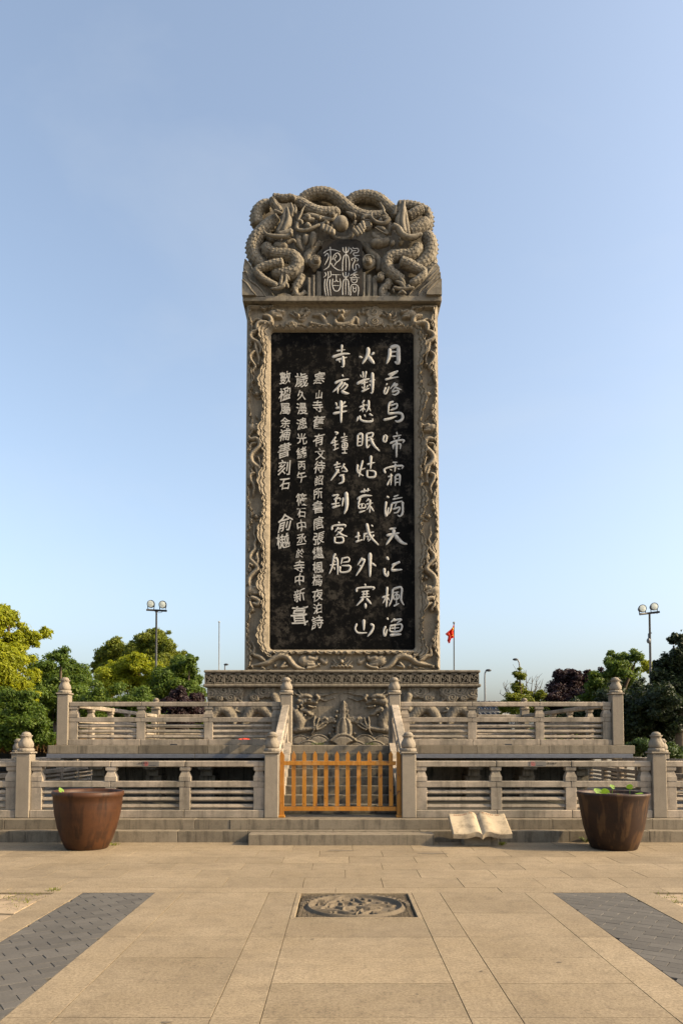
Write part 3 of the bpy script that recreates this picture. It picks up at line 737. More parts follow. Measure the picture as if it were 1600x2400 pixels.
# ------------------------------------------------------------------ stele
SY = 17.9
sX0, sX1 = pt(573.5, 1570, SY)[0], pt(1030.5, 1570, SY)[0]
sZ0, sZ1 = zc3, pt(800, 716, SY)[1]
ste = thing('stone_stele', (0, SY, sZ0), 'towering stone stele with a black inscribed panel and a crown of coiled dragons', 'monument')
XM = (sX0+sX1)
mb = MB(); bbox(mb, sX0, sX1, SY+.02, SY+1.35, sZ0, sZ1, .01); mb.obj('shaft', M_CARVE, ste)
px0, px1 = pt(633.5, 1150, SY)[0], pt(970.5, 1150, SY)[0]; pm = (px1-px0)/2; 
pz0, pz1 = pt(800, 1523.5, SY)[1], pt(800, 779, SY)[1]
px0, px1 = XM/2-pm, XM/2+pm
st_ = .0112
hf = HF(sX0, sX1, sZ0, sZ1, st_)
def rbox(X, Z, x0, x1, z0, z1, r):
    cx_, cz_ = (x0+x1)/2, (z0+z1)/2; qx = np.abs(X-cx_)-(x1-x0)/2+r; qz = np.abs(Z-cz_)-(z1-z0)/2+r
    return np.hypot(np.maximum(qx, 0), np.maximum(qz, 0)) + np.minimum(np.maximum(qx, qz), 0) - r
di = rbox(hf.X, hf.Z, px0, px1, pz0, pz1, .09)
do = -rbox(hf.X, hf.Z, sX0, sX1, sZ0-.02, sZ1, .0)
# arc-like parameter along the border
sidev = np.where(np.abs(hf.X-XM/2)/(px1-px0) > np.abs(hf.Z-(pz0+pz1)/2)/(pz1-pz0), hf.Z, hf.X)
sgn_ = np.sign(hf.X-XM/2)
def lobes(s, per, ph): return np.abs(np.sin(PI*(s+.055*np.sin(s*4.3+ph)+.03*np.sin(s*11+2*ph))/per+ph))**.7
big_i = .5+.5*np.sin(2*PI*sidev/1.25 + 1.1*sgn_+.8); big_o = .5+.5*np.sin(2*PI*sidev/1.13+2.2*sgn_+2.4)
wi = .15 + .13*big_i**2 + .050*lobes(sidev, .20, .3)
wo_ = .05 + .10*big_o**2 + .050*lobes(sidev, .19, 1.1)
side_ok = (np.abs(hf.X-XM/2) > (px1-px0)/2-.05)
wi = np.where(side_ok, wi, .07+.05*lobes(sidev, .2, 0)); wo_ = np.where(side_ok, wo_, .02)
H = np.full_like(hf.X, .0)
def terrace(d, w, top, ph):
    t = d/w; h = .02 + top*np.clip(t, 0, 1)
    for k, f_ in enumerate((.42, .70)):
        ww = w*f_ + .034*lobes(sidev, .17+.03*k, ph+1.3*k)
        g = (d-ww); h = h - .028*((g > 0) & (g < .02)) + .006*(g < 0)
    return h
hi = terrace(di, wi, .115, .4); ho = terrace(do, wo_, .09, 1.2)
H = np.where(di < wi, hi, H); H = np.where((do < wo_) & (di >= wi), ho, H)
hf.H = H
def F(x0, y0, k):
    return lambda p: pt(x0+p[0]/k, y0+p[1]/k, SY)
A_, B_2, C_2 = F(570, 720, 7.84), F(570, 1020, 7.84), F(570, 1300, 7.84); T_, D_2 = F(570, 715, 3.336), F(570, 1500, 3.336)
PXM = .01023
def fs(f, P, r, h=.125, mir=True, base=.0):
    Q = [f(p) for p in P]; rr = [q*PXM for q in (r if isinstance(r, (list, tuple)) else [r])]
    hf.stroke(Q, rr, h, base)
    if mir: hf.stroke([(XM-x, z) for x, z in Q], rr, h, base)
def claw(f, x, y, s=1.0, a0=0.0, k=7.84):
    for j in range(5):
        a = a0 + j*2*PI/5; L = 38*s*k/7.84
        fs(f, [(x, y), (x+L*math.cos(a), y+L*math.sin(a))], [2.2, 1.3], .10)
def fhead(f, x, y, s, dx, k=7.84):
    q = s*k/7.84
    fs(f, [(x-40*dx*q, y), (x+40*dx*q, y+10*q)], [9*s, 7*s], .11); fs(f, [(x+20*dx*q, y-30*q), (x+90*dx*q, y-20*q), (x+110*dx*q, y-45*q)], [5*s, 4*s, 3*s], .12)
    fs(f, [(x+10*dx*q, y+40*q), (x+80*dx*q, y+45*q)], [4*s, 3*s], .10)
    for a in (2.3, 2.8, 3.3, 3.8, 4.3): fs(f, [(x-20*dx*q, y), (x+dx*q*120*math.cos(a)*.8, y-q*95*math.sin(a))], [3*s, 1.2*s], .08)
def fball(f, x, y, r=5, k=7.84):
    X, Z = f((x, y)); 
    for XX in (X, XM-X): hf.dab(XX, Z, r*PXM*1.1, .08, .03)
    q = k/7.84
    for (a, b, c) in (((-80,-60),(-40,10),(10,40)), ((-60,-110),(-40,-60),(-10,-50)), ((40,-90),(50,-30),(90,-20)), ((-20,60),(50,60),(100,20)), ((70,30),(110,-10),(110,-50))):
        fs(f, [(x+a[0]*q, y+a[1]*q), (x+b[0]*q, y+b[1]*q), (x+c[0]*q, y+c[1]*q)], [1.2, 2.4, 1.6], .05)
# side dragons
fs(A_, [(370,190),(480,220),(520,290),(480,340),(380,320),(280,340),(260,400),(260,470)], [6,7,7,7,7,7,7,7])
fs(A_, [(260,470),(170,510),(140,570),(180,630),(270,680),(330,760),(330,840),(300,885)], [7,6.5,6.5,6.5,6.5,6,5.5,5])
fs(A_, [(215,850),(140,920),(150,1000),(210,1080),(230,1130),(190,1190),(210,1270)], [5,5,4.5,4,3.5,3,1.5])
fs(A_, [(225,680),(245,800),(290,960),(290,1040)], [5,5,4,3], .1); fs(A_, [(230,640),(350,690),(300,580)], [4,4,3], .1); fs(A_, [(350,290),(260,250),(180,290)], [5,4,3], .1)
claw(A_, 280, 1080); claw(A_, 290, 545, .8); claw(A_, 150, 310); fball(A_, 250, 1620); fhead(A_, 600, 150, 1.3, 1)
for dx in (-30, 0, 30): fs(A_, [(205+dx*.3, 1300), (205+dx, 1400), (200+dx*.6, 1440)], [1.5,1.5,.8], .04)
fhead(A_, 220, 2230, 1.25, 1); fs(A_, [(250,2060),(240,2000),(300,2100)], [1.5,2,1.2], .06)
fs(B_2, [(110,50),(150,100),(240,90),(300,140),(310,220),(250,290),(180,360),(150,440),(170,510),(230,570),(300,620),(310,720)], [6,6.5,7,7,7,7,7,7,7,6.5,6,4])
fs(B_2, [(225,590),(265,720),(270,850)], [5,4.5,3], .1); fs(B_2, [(215,720),(140,760),(150,850),(190,930),(210,1010),(190,1060),(190,1150)], [5,5,4.5,4,3.5,3,1.5])
fs(B_2, [(240,170),(150,190),(130,260)], [4,4,3], .1); claw(B_2, 125, 300); claw(B_2, 270, 880); claw(B_2, 275, 430, .9); fs(B_2, [(290,440),(330,590)], [3,2.5])
fball(B_2, 245, 1510, 4.5)
fs(B_2, [(200,1650),(210,1760),(200,1830),(240,1930),(210,2020),(220,2110),(150,2200),(130,2290)], [2,2.5,3,3.5,4,4.5,5.5,6]); claw(B_2, 290, 2130, .9); fs(B_2, [(280,2160),(260,2220),(250,2300)], [3,4,4.5])
fs(C_2, [(130,0),(130,40),(150,110),(230,190),(270,240),(270,290),(190,360),(130,430),(110,520),(130,600)], [6,6.5,7,7,7.5,7.5,7.5,7,7,6])
fs(C_2, [(255,10),(280,110),(260,200)], [4.5,4.5,4]); claw(C_2, 100, 300, .9); fs(C_2, [(180,220),(120,190),(110,270)], [3.5,3.5,3])
fs(C_2, [(150,800),(240,820),(300,870),(270,930),(180,900)], [6,6.5,6.5,6,5]); fs(C_2, [(130,880),(150,950),(190,1010)], [4,4,3]); claw(C_2, 175, 1030, .9); claw(C_2, 290, 440, 1.0)
fhead(C_2, 190, 660, 1.4, 1); fs(C_2, [(290,570),(300,610),(330,590)], [2,2.5,1.5])
fs(C_2, [(160,1600),(210,1720),(200,1840),(300,1880),(400,1950)], [2.5,4,5,6,7])
fs(D_2, [(60,205),(120,195),(190,180),(240,145),(300,125),(350,140),(385,185),(430,220),(490,232)], [3,5,7,7.5,8,8,7.5,6.5,5])
claw(D_2, 70, 210, 1, 0, 3.336); claw(D_2, 250, 205, 1, .3, 3.336); claw(D_2, 585, 195, 1, .6, 3.336); fs(D_2, [(330,180),(300,215),(350,205)], [4,4,3]); fs(D_2, [(500,225),(550,215),(580,200)], [5,4,3])
fhead(D_2, 500, 165, 1.6, 1, 3.336); fs(D_2, [(600,150),(640,180),(650,150)], [5,6,4], .07)
X, Z = D_2((768, 172)); hf.dab(X, Z, .055, .09, .03)
for k in range(-5, 6):
    X, Z = D_2((768+k*15, 205+6*(k % 2))); hf.dab(X, Z, .035, .06, .02)
for (a, b, c) in (((700,150),(720,180),(760,190)), ((690,175),(710,190),(740,195)), ((830,150),(815,180),(780,190)), ((850,170),(825,192),(790,197)), ((740,130),(745,150),(760,155)), ((800,130),(790,150),(775,155))): fs(D_2, [a, b, c], [1.2,2.4,1.8], .06, False)
# top band
fs(T_, [(540,90),(600,90),(630,120),(650,160),(700,178)], [3,6,6.5,6,4], .09, False); fs(T_, [(720,115),(725,155),(780,168),(835,150),(870,115),(890,125),(895,155)], [6,7,7.5,7.5,7,6.5,5], .1, False)
fs(T_, [(530,150),(600,165),(690,180)], [3,4.5,4], .08, False); fs(T_, [(800,175),(850,168),(900,175)], [4,5,3], .08, False)
for s in (-1, 1):
    fs(T_, [(760,85),(760+s*35,70),(760+s*75,50)], [9,6,2], .13, False); fs(T_, [(760,60),(760+s*25,45)], [5,2], .11, False); fs(T_, [(760,95),(760+s*20,115)], [7,4], .12, False)
    hf.dab(*T_((760+s*16, 78)), .04, .05, .12)
for (x, y) in ((650,70), (900,70), (530,150), (955,155)):
    for j in range(5): fs(T_, [(x, y), (x+16*math.cos(j*1.256), y+16*math.sin(j*1.256))], [2.5,1.5], .07, False)
for s, x in ((1, 430), (1, 1140)):
    hf.dab(*T_((x, 98)), .055, .085, .03)
    for (a, b, c) in (((-70,-30),(-40,-10),(-25,0)), ((-40,-50),(-20,-25),(0,-20)), ((20,-50),(15,-25),(30,-15)), ((60,10),(30,30),(0,20)), ((50,-40),(50,-10),(25,10))): fs(T_, [(x+a[0], 98+a[1]), (x+b[0], 98+b[1]), (x+c[0], 98+c[1])], [1.5,3,2], .06, False)
for (x, y, r) in ((375,160,10), (1020,62,13), (1025,135,13), (485,55,8), (960,50,8), (1210,160,8), (430,175,6)):
    X, Z = T_((x, y))
    for j in range(5): hf.dab(X+r*PXM*.9*math.cos(j*1.256), Z+r*PXM*.6*math.sin(j*1.256), r*PXM*.7, .03, .02, .5)
    hf.dab(X, Z, r*PXM*.7, .02, .045, .6)
    for t in np.linspace(0, 3.5*PI, 40): hf.dab(X+r*PXM*.7*(1-t/12)*math.cos(t), Z+r*PXM*.6*(1-t/12)*math.sin(t), .01, .02, 0, op='sub')
sc_ = scale_pat(hf.Z*.9+hf.X*.3, hf.X*.9-hf.Z*.3, .045, .045)
hf.H += np.where((di > wi) & (do > wo_) & (hf.H > .05), .006*sc_, 0) + rng.normal(0, .0012, hf.H.shape)
hf.H = hf.H*1.3; hf.H = np.where(di < .02, .045*np.clip(di/.02, 0, 1), hf.H)
hf.mesh('f', SY, keep=(di > -st_*1.2)).obj('carved_frame', M_CARVE, ste)
# black panel
mb = MB(); prof = []
def rrect(x0, x1, z0, z1, r, n=6):
    P = []
    for (cx_, cz_, a0) in ((x1-r, z1-r, 0), (x0+r, z1-r, PI/2), (x0+r, z0+r, PI), (x1-r, z0+r, 1.5*PI)):
        for k in range(n+1): a = a0+k*PI/2/n; P.append((cx_+r*math.cos(a), cz_+r*math.sin(a)))
    return P
prism(mb, rrect(px0-.012, px1+.012, pz0-.012, pz1+.012, .09)[::-1], SY-.004, SY+.02)
pan = mb.obj('inscription_panel', M_PANEL, ste)
tag(pan, 'black stone panel covered with white Chinese calligraphy')
# brush-written characters of the poem (three tall columns)
ZA = (630, 780, 4.48); ZB = (630, 1010, 4.48); ZC = (630, 1260, 4.48)
def chars(src, Zx, par, Y, w0=12, mat=M_PAINT, name='carved_character', wk=1.42):
    for line in src.strip().split('\n'):
        mb = MB(); allp = []
        for s_ in line.split('|'):
            a = s_.strip().split(); w = w0
            if a[0][0] == 'w': w = float(a[0][1:]); a = a[1:]
            P = [tuple(map(float, q.split(','))) for q in a]
            Q = [pt(Zx[0]+x/Zx[2], Zx[1]+y/Zx[2], Y) for x, y in P]
            r = w*wk/2/Zx[2]*.01023*1.12; n = len(P)
            rad = [r*(1.22 if k == 0 else (.55 if k == n-1 else (.85 if k == 1 and n > 3 else 1.05))) for k in range(n)]
            ptube(mb, Q, rad, Y, depth=.35, step=r*.9, ns=6, arc=(-.1, PI+.1))
        mb.obj(name, mat, par)
PYc = SY - .004
chars('''
w24 1270,160 1265,240 1235,325|w28 1272,155 1350,142 1358,230 1355,318 1318,300|w14 1275,200 1345,195|w14 1270,245 1340,243
w12 1250,440 1350,402 1262,450|w13 1218,492 1290,474 1362,462|w12 1350,404 1262,470|w13 1240,528 1230,550|w13 1225,570 1207,620 1225,640 1262,560|w12 1325,520 1270,592|w12 1290,560 1345,540 1290,612|w13 1330,575 1395,598|w13 1290,622 1345,605 1362,620 1325,650 1292,642
w14 1310,720 1262,745 1250,850|w12 1270,765 1342,745 1335,790 1290,792|w11 1270,812 1330,800|w18 1250,850 1360,840 1400,862 1395,910 1350,932 1325,920|w16 1200,915 1270,900 1345,872
w24 1040,150 1035,230 980,325|w26 1040,240 1080,295 1108,325|w20 945,248 985,262|w20 1105,203 1072,232
w12 985,405 990,478|w12 1020,400 1010,480|w10 958,440 972,468|w18 920,537 990,500 1060,480|w12 965,535 1040,515|w12 1000,480 1000,600|w14 970,617 1055,580|w10 975,565 990,590|w10 1037,550 1020,580|w20 1085,415 1085,622 1064,625|w14 1050,512 1115,490|w14 1052,540 1068,560
w12 1002,705 975,740|w12 948,782 1020,752|w12 990,740 984,832|w10 985,790 950,822|w10 990,790 1012,812|w14 1045,705 1045,780 1018,832|w12 1045,780 1066,822|w10 1030,748 1022,772|w16 938,878 920,928|w16 952,868 962,912 1020,932 1082,926 1086,898|w14 1000,858 1012,882|w16 1050,850 1092,872
w16 766,120 760,215|w12 708,190 802,175|w18 662,255 770,222 852,218|w14 702,287 770,268 820,255|w18 776,240 781,350 758,352|w12 735,290 748,312
w20 768,440 782,460|w16 688,530 740,505 840,482|w16 772,510 722,572 668,622|w14 722,572 722,637|w14 800,520 772,560 748,592|w12 790,542 822,546 802,582 762,612|w20 758,612 800,632 842,636
w16 700,730 716,770|w14 802,720 762,762|w16 698,792 820,766|w18 672,848 820,820|w22 756,710 756,945
''', ZA, pan, PYc)
chars('''
w14 1208,45 1198,100 1222,112 1236,60 1214,38|w12 1340,10 1346,42|w12 1298,62 1390,42|w10 1310,72 1320,92|w10 1372,60 1356,85|w14 1268,132 1330,104 1416,96 1402,128|w12 1300,142 1305,192|w12 1300,146 1376,136 1376,192|w17 1338,102 1338,280
w10 1298,330 1350,328|w14 1222,445 1212,402 1290,376 1402,366 1392,400|w12 1326,340 1320,432|w10 1268,402 1290,414|w10 1350,394 1376,402|w12 1238,572 1272,500|w10 1248,482 1302,466|w12 1280,448 1280,572|w12 1325,470 1325,576|w13 1325,470 1371,465 1371,576|w9 1330,505 1366,503|w9 1330,540 1366,538
w18 1235,688 1262,702|w15 1230,740 1220,830 1230,892 1256,800|w12 1308,692 1362,672|w11 1296,718 1402,698|w13 1288,762 1402,736|w13 1290,762 1272,840 1248,882|w15 1402,742 1402,860 1372,896 1348,880|w11 1342,742 1320,802|w12 1300,822 1372,802 1350,852 1308,862
w16 1262,1032 1338,1020|w18 1232,1098 1372,1070|w20 1312,1030 1300,1090 1228,1198|w24 1320,1092 1388,1168 1452,1190
w14 932,40 926,160|w14 932,40 976,36 976,152|w11 936,80 970,78|w11 936,115 970,112|w12 926,157 976,150|w13 1020,32 1086,20 1080,60 1026,70|w14 1022,32 1026,172 1060,142|w12 1030,102 1102,86|w18 1062,70 1100,150 1162,212
w13 985,308 960,400 944,482|w13 930,350 930,430 992,472|w12 924,422 1012,390|w18 1070,258 1065,400|w14 1028,352 1112,330|w14 1030,412 1036,482 1106,480 1112,430 1040,412
w13 958,642 1062,620|w12 1000,605 1000,652|w12 1040,600 1034,642|w16 924,717 990,682 1082,680|w12 960,700 940,770 1000,762|w11 940,770 945,812 1010,802 1006,766|w10 975,766 970,822|w13 944,857 1012,836|w12 1050,710 1020,742|w12 1018,772 1092,755|w13 1060,720 1056,862|w11 1055,780 1024,832|w14 1060,790 1102,846
w14 936,1060 936,1152|w13 903,1117 962,1096|w14 908,1167 986,1140|w12 1000,1080 995,1152|w13 988,1087 1102,1060|w18 1025,970 1060,1100 1152,1202|w13 1102,1090 1040,1162|w9 1015,1110 1040,1110 1035,1150|w14 1073,988 1092,1006
w12 688,12 722,20 700,42|w11 702,60 648,132|w10 648,132 722,102|w10 690,90 695,192|w9 670,152 732,136|w10 674,202 732,176|w10 790,20 790,52|w10 754,72 826,56|w9 770,92 820,80|w10 758,112 826,100|w9 770,130 816,126 816,170 770,176 770,132|w8 775,152 815,148|w9 793,126 795,232|w9 764,196 826,190|w10 764,233 822,232
w13 716,320 710,372|w12 678,362 752,340|w11 690,387 762,370|w14 732,400 700,450 648,522|w10 700,402 742,442|w12 792,340 760,402|w12 780,370 817,422 764,422|w12 738,472 792,455|w16 776,465 776,532 728,556
w13 662,682 732,665|w11 732,666 690,716|w11 680,722 742,706 746,732|w11 700,720 700,792|w12 654,772 742,755|w16 662,807 752,780|w14 780,698 768,792|w24 810,640 816,790 790,872
w14 728,955 742,975|w14 658,1042 670,1000 740,990 802,990 796,1012|w12 730,1010 690,1062|w11 720,1030 772,1030 700,1102|w14 720,1060 768,1092 824,1110|w13 690,1112 696,1172 772,1170 772,1120 700,1115
''', ZB, pan, PYc)
chars('''
w22 1233,203 1256,236|w18 1210,320 1214,380 1240,402 1252,350|w16 1288,292 1372,256 1312,290 1282,342|w18 1284,347 1400,336
w16 1240,518 1230,732|w14 1186,632 1266,600|w12 1230,620 1194,692|w12 1240,630 1266,662|w14 1300,540 1290,640 1258,722|w15 1300,542 1390,526 1386,650 1418,712|w10 1310,582 1366,570|w10 1315,606 1360,600 1356,640 1310,646 1315,606|w10 1340,576 1335,712|w11 1308,722 1367,690
w24 1238,843 1252,866|w15 1225,930 1204,980 1215,1032 1242,960|w12 1322,850 1278,892|w13 1300,872 1387,860 1340,902|w13 1265,932 1387,912 1376,980 1275,986 1270,932|w11 1320,912 1320,980|w10 1275,956 1370,946|w20 1268,1027 1392,1015
w13 980,210 928,292|w15 965,240 1002,235 970,310 913,402|w12 950,290 976,312|w24 1060,160 1060,415|w16 1075,268 1127,302
w15 1004,488 1016,510|w14 920,572 925,536 1000,525 1102,525 1086,552|w11 970,572 1052,560|w11 975,602 1050,590|w12 958,632 1062,620|w10 990,560 990,632|w10 1025,555 1025,632|w15 990,640 918,717|w16 1020,640 1077,702|w22 1010,690 1015,747
w20 995,860 995,977|w13 922,903 905,960 940,1002 1032,1000|w16 1064,908 1096,930 1080,980 1033,1042
w13 702,170 680,200 665,300 633,382|w13 680,222 716,230 721,392|w11 638,292 732,280|w10 690,240 695,262|w10 685,310 690,342|w12 770,220 832,210 836,250 770,262|w11 770,210 754,282|w14 745,300 750,362 832,355 850,302 760,295
''', ZC, pan, PYc)
# small columns: colophon
_gl = {}
def glyph(ch, s, sx, par, px, py, Y, mat, rot, shear, name='carved_character', ext=.012, off=.006, frame='xz'):
    if ch not in _gl:
        cu = bpy.data.curves.new('glyph', 'FONT'); cu.body = ch; cu.size = 1; cu.extrude = .03; cu.offset = off; cu.resolution_u = 2
        to = bpy.data.objects.new('glyph_tmp', cu); C.objects.link(to); bpy.context.view_layer.update()
        me = bpy.data.meshes.new_from_object(to); bpy.data.objects.remove(to); bpy.data.curves.remove(cu)
        _gl[ch] = np.array([v.co[:] for v in me.vertices]), [tuple(p.vertices) for p in me.polygons]
    v, f = _gl[ch]
    v = v.copy()
    if len(v) == 0: return None
    c = (v.max(0)+v.min(0))/2; ext_ = (v.max(0)-v.min(0)); v = (v-c)/max(ext_[0], ext_[1])
    x = v[:, 0]*sx + shear*v[:, 1] + .05*np.sin(v[:, 1]*5+px); y = v[:, 1] + .11*v[:, 0] + .05*np.sin(v[:, 0]*5+py)
    cr, sr = math.cos(rot), math.sin(rot); X = x*cr-y*sr; Z = x*sr+y*cr
    cx_, cz_ = pt(px, py, Y); h = s*.01023
    V = np.stack([cx_+X*h, Y - .004 + (-v[:, 2]/max(1e-6, np.abs(v[:, 2]).max()))*ext*.5, cz_+Z*h], 1)
    mb = MB(); mb.add(V, f); return mb.obj(name, mat, par)
cols = [('寒山寺舊有文待詔所書唐張繼楓橋夜泊詩', [748,747,745,747,747,750,748,747,745,745,746,747,745,745,743,744,744,743], [887,925,952,990,1030,1064,1095,1126,1157,1189,1226,1262,1296,1330,1360,1395,1426,1459], [31,20,28,32,30,27,30,24,26,29,30,30,29,28,28,29,25,31]),
        ('歲久漫漶光緒丙午筱石中丞於寺中新葺', [706,706,707,707,707,707,707,706,707,706,706,706,703,702,702,702,702], [890,926,958,993,1028,1061,1091,1117,1171,1202,1233,1264,1297,1328,1359,1395,1443], [36,24,29,28,27,28,20,26,30,25,28,26,22,29,28,30,46]),
        ('數楹屬余補書刻石', [668,667,668,668,667,666,666,667], [885,923,958,990,1019,1055,1096,1135], [31,33,27,27,30,36,36,28]),
        ('俞樾', [667,663], [1226,1268], [42,36])]
for s_, xs, ys, zs in cols:
    for ch, x, y, z in zip(s_, xs, ys, zs): glyph(ch, z*1.0, .86, pan, x, y, PYc, M_PAINT, random.uniform(-.03, .05), .02)

# crown -----------------------------------------------------------
CYf = SY - .05
ledZ0, ledZ1 = pt(800, 717.5, SY)[1], pt(800, 705, SY)[1]
mb = MB(); x0, x1 = pt(571, 711, SY)[0], pt(1032, 711, SY)[0]
bbox(mb, x0, x1, SY-.22, SY+1.5, ledZ0+.004, ledZ1, .01)
v = []
zz = pt(800, 742, SY)[1]
# slanted moulding at both ends below the ledge
for (xe, xi) in ((x0+.01, sX0), (x1-.01, sX1)):
    a, b = min(xe, xi), max(xe, xi)
    P = [(xe, ledZ0), (xi, ledZ0), (xi, zz)] if xe < xi else [(xi, zz), (xi, ledZ0), (xe, ledZ0)]
    prism(mb, P, SY+.02, SY+1.4)
mb.obj('ledge', M_CROWN, ste)
crn = MB()
def ZL_(p): return pt(570+p[0]/6.817, 420+p[1]/6.817, CYf)
def ZR_(p): return pt(800+p[0]/6.533, 420+p[1]/6.533, CYf)
def Z5_(p): return pt(550+p[0]/3.136, 410+p[1]/3.136, CYf)
KL = .0104/6.817; KR = .0104/6.533; K5 = .0104/3.136
back = [(62,925),(66,690),(110,650),(95,540),(130,380),(135,260),(200,190),(290,172),(430,165),(500,125),(620,90),(700,95),(790,140),(830,145),(900,105),(1000,100),(1080,130),(1180,200),(1290,195),(1400,225),(1445,280),(1455,400),(1475,520),(1470,610),(1500,700),(1505,925)]
def shrink(P, k):
    cx_ = sum(p[0] for p in P)/len(P); return [((p[0]-cx_)*k+cx_, 925-(925-p[1])*k) for p in P]
prism(crn, [pt(550+p[0]/3.136, 410+p[1]/3.136, SY+.26) for p in shrink(back, .975)][::-1], SY+.26, SY+1.2)
tabp = MB()
prism(tabp, [Z5_(p) for p in [(650,922),(642,700),(642,540),(660,515),(700,505),(890,505),(925,520),(935,545),(935,922)]][::-1], CYf-.17, SY+.3)
prism(crn, [Z5_(p) for p in [(60,925),(80,640),(300,730),(640,600),(640,925)]][::-1], SY+.12, SY+.4)
prism(crn, [Z5_(p) for p in [(930,925),(930,600),(1290,720),(1500,690),(1508,925)]][::-1], SY+.12, SY+.4)
def tb(f, K, P, r, y=0.0, scl=0.014, spine=0, dep=1.0):
    ptube(crn, [f(p) for p in P], [q*K for q in (r if isinstance(r, (list, tuple)) else [r])], CYf+y, scales=scl*1.5, spine=spine, depth=dep*1.15, p=.095, arc=(-1.0, PI+1.0))
# long arched bodies along the top
tb(Z5_, K5, [(450,200),(520,140),(600,112),(690,118),(770,165),(830,220),(890,262),(960,285),(1040,285),(1110,272)], [30,38,42,42,42,42,42,40,38,34], .12, spine=1)
tb(Z5_, K5, [(825,190),(860,140),(920,118),(990,118),(1060,140),(1120,190),(1175,240),(1195,280)], [30,36,40,42,42,42,40,34], .2, spine=1)
tb(Z5_, K5, [(420,185),(500,225),(560,262),(640,285),(720,280),(775,272)], [30,38,40,40,36,26], -.02, spine=1)
# left dragon
tb(ZL_, KL, [(440,360),(320,390),(230,480),(205,600),(235,720)], [80,90,95,95,90], .1, spine=-1)
tb(ZL_, KL, [(580,630),(430,720),(290,850),(200,960),(155,1100),(190,1250),(290,1360),(420,1420)], [90,105,108,108,108,105,95,70], .02, spine=-1)
tb(ZL_, KL, [(380,1070),(400,1180),(490,1240),(640,1255),(800,1290),(870,1390),(840,1500),(720,1560),(560,1560),(470,1500)], [80,88,92,95,100,105,102,98,90,60], -.1, spine=-1)
tb(ZL_, KL, [(660,1430),(480,1450),(300,1500),(235,1560),(330,1670),(480,1750),(570,1790)], [78,72,60,56,54,48,42], -.2)
tb(ZL_, KL, [(480,350),(490,420),(560,520),(620,590)], [60,62,56,48], -.1); tb(ZL_, KL, [(470,345),(560,350),(650,365),(770,352),(850,400)], [50,52,54,50,40], -.12)
tb(ZL_, KL, [(940,1540),(890,1680),(830,1780),(870,1880),(960,1850),(980,1790)], [70,66,56,46,36,28], -.05, spine=-1)
for P, r in (([(600,1800),(620,1680),(640,1560)], [34,30,14]), ([(620,1810),(690,1720),(700,1620),(745,1700)], [32,28,26,18]), ([(450,1830),(560,1830),(680,1780)], [16,30,34]), ([(640,1800),(700,1760),(730,1820)], [24,26,16]),
             ([(500,600),(580,630),(640,650)], [30,30,20]), ([(520,650),(570,730)], [26,10]), ([(770,700),(800,600),(770,470)], [26,34,12]), ([(830,650),(845,570),(820,500)], [24,24,12])):
    tb(ZL_, KL, P, r, -.22, 0)
# left head
for P, r, y in (([(560,960),(640,800),(670,650),(700,535)], [46,52,36,10], -.2), ([(650,960),(720,800),(730,660),(708,540)], [44,46,32,10], -.24), ([(720,900),(755,760),(730,600)], [34,34,14], -.22),
             ([(335,930),(400,1010),(540,1040),(700,1045),(790,1000)], [12,26,34,36,34], -.3), ([(560,1000),(680,980),(800,930)], [50,56,48], -.25), ([(500,1110),(600,1140),(720,1140)], [50,70,56], -.15), ([(620,1100),(640,1110)], [42,42], -.3),
             ([(760,1020),(800,1000)], [44,40], -.32), ([(700,1100),(800,1060),(850,1100)], [30,30,18], -.2), ([(380,900),(450,960),(500,1010)], [60,70,60], -.02),
             ([(880,800),(865,900),(960,925),(1080,900),(1230,830)], [34,28,28,30,20], -.25), ([(900,780),(940,800),(945,840)], [26,26,14], -.28), ([(990,820),(1080,830)], [52,56], -.18), ([(1040,860),(1090,880)], [34,30], -.28),
             ([(900,960),(880,1060),(950,1200)], [60,60,22], -.12), ([(1000,960),(1000,1060),(980,1110)], [60,56,30], -.15), ([(1130,930),(1120,1020),(1095,1160)], [52,58,14], -.18), ([(870,760),(930,640),(945,590),(990,510)], [22,18,16,6], -.2)): tb(ZL_, KL, P, r, y, 0)
# clouds beside the pearl
for P, r, y in (([(940,640),(1100,640),(1300,690),(1420,690),(1500,600)], [24,44,40,40,12], -.12), ([(950,690),(1040,720),(1150,720)], [30,52,30], -.16), ([(1210,790),(1330,780),(1380,770)], [16,40,34], -.15)): tb(ZL_, KL, P, r, y, 0)
def disc(f, K, x, y, r, yy, turns=2.2):
    X, Z = f((x, y)); Rm = r*K; ell(crn, (X, CYf+yy, Z), (Rm, .09, Rm))
    th = np.linspace(.3, turns*2*PI, int(turns*12)); P = [(X+Rm*.85*(1-t/(turns*2*PI+1.2))*math.cos(t), Z+Rm*.85*(1-t/(turns*2*PI+1.2))*math.sin(t)) for t in th]
    ptube(crn, P, [Rm*.13, Rm*.10], CYf+yy-.075, depth=1.0, step=Rm*.12, ns=6)
disc(ZL_, KL, 1040, 690, 44, -.2); disc(ZL_, KL, 1215, 710, 34, -.18); disc(ZL_, KL, 1425, 645, 46, -.18); disc(ZL_, KL, 1330, 785, 30, -.2)
disc(ZL_, KL, 1150, 1380, 110, -.12); disc(ZL_, KL, 1180, 1380, 55, -.22)
tb(ZL_, KL, [(1250,1020),(1160,1080),(1080,1180),(1030,1260),(1020,1400)], [60,70,75,80,60], 0, .008)
tb(ZL_, KL, [(1100,1440),(1180,1460)], [60,60], -.05, 0)
for P in ([(1290,850),(1265,960)], [(1345,860),(1320,990)], [(1400,890),(1370,1010)], [(1445,930),(1420,1020)]): tb(ZL_, KL, P, [38,42], -.3, 0)
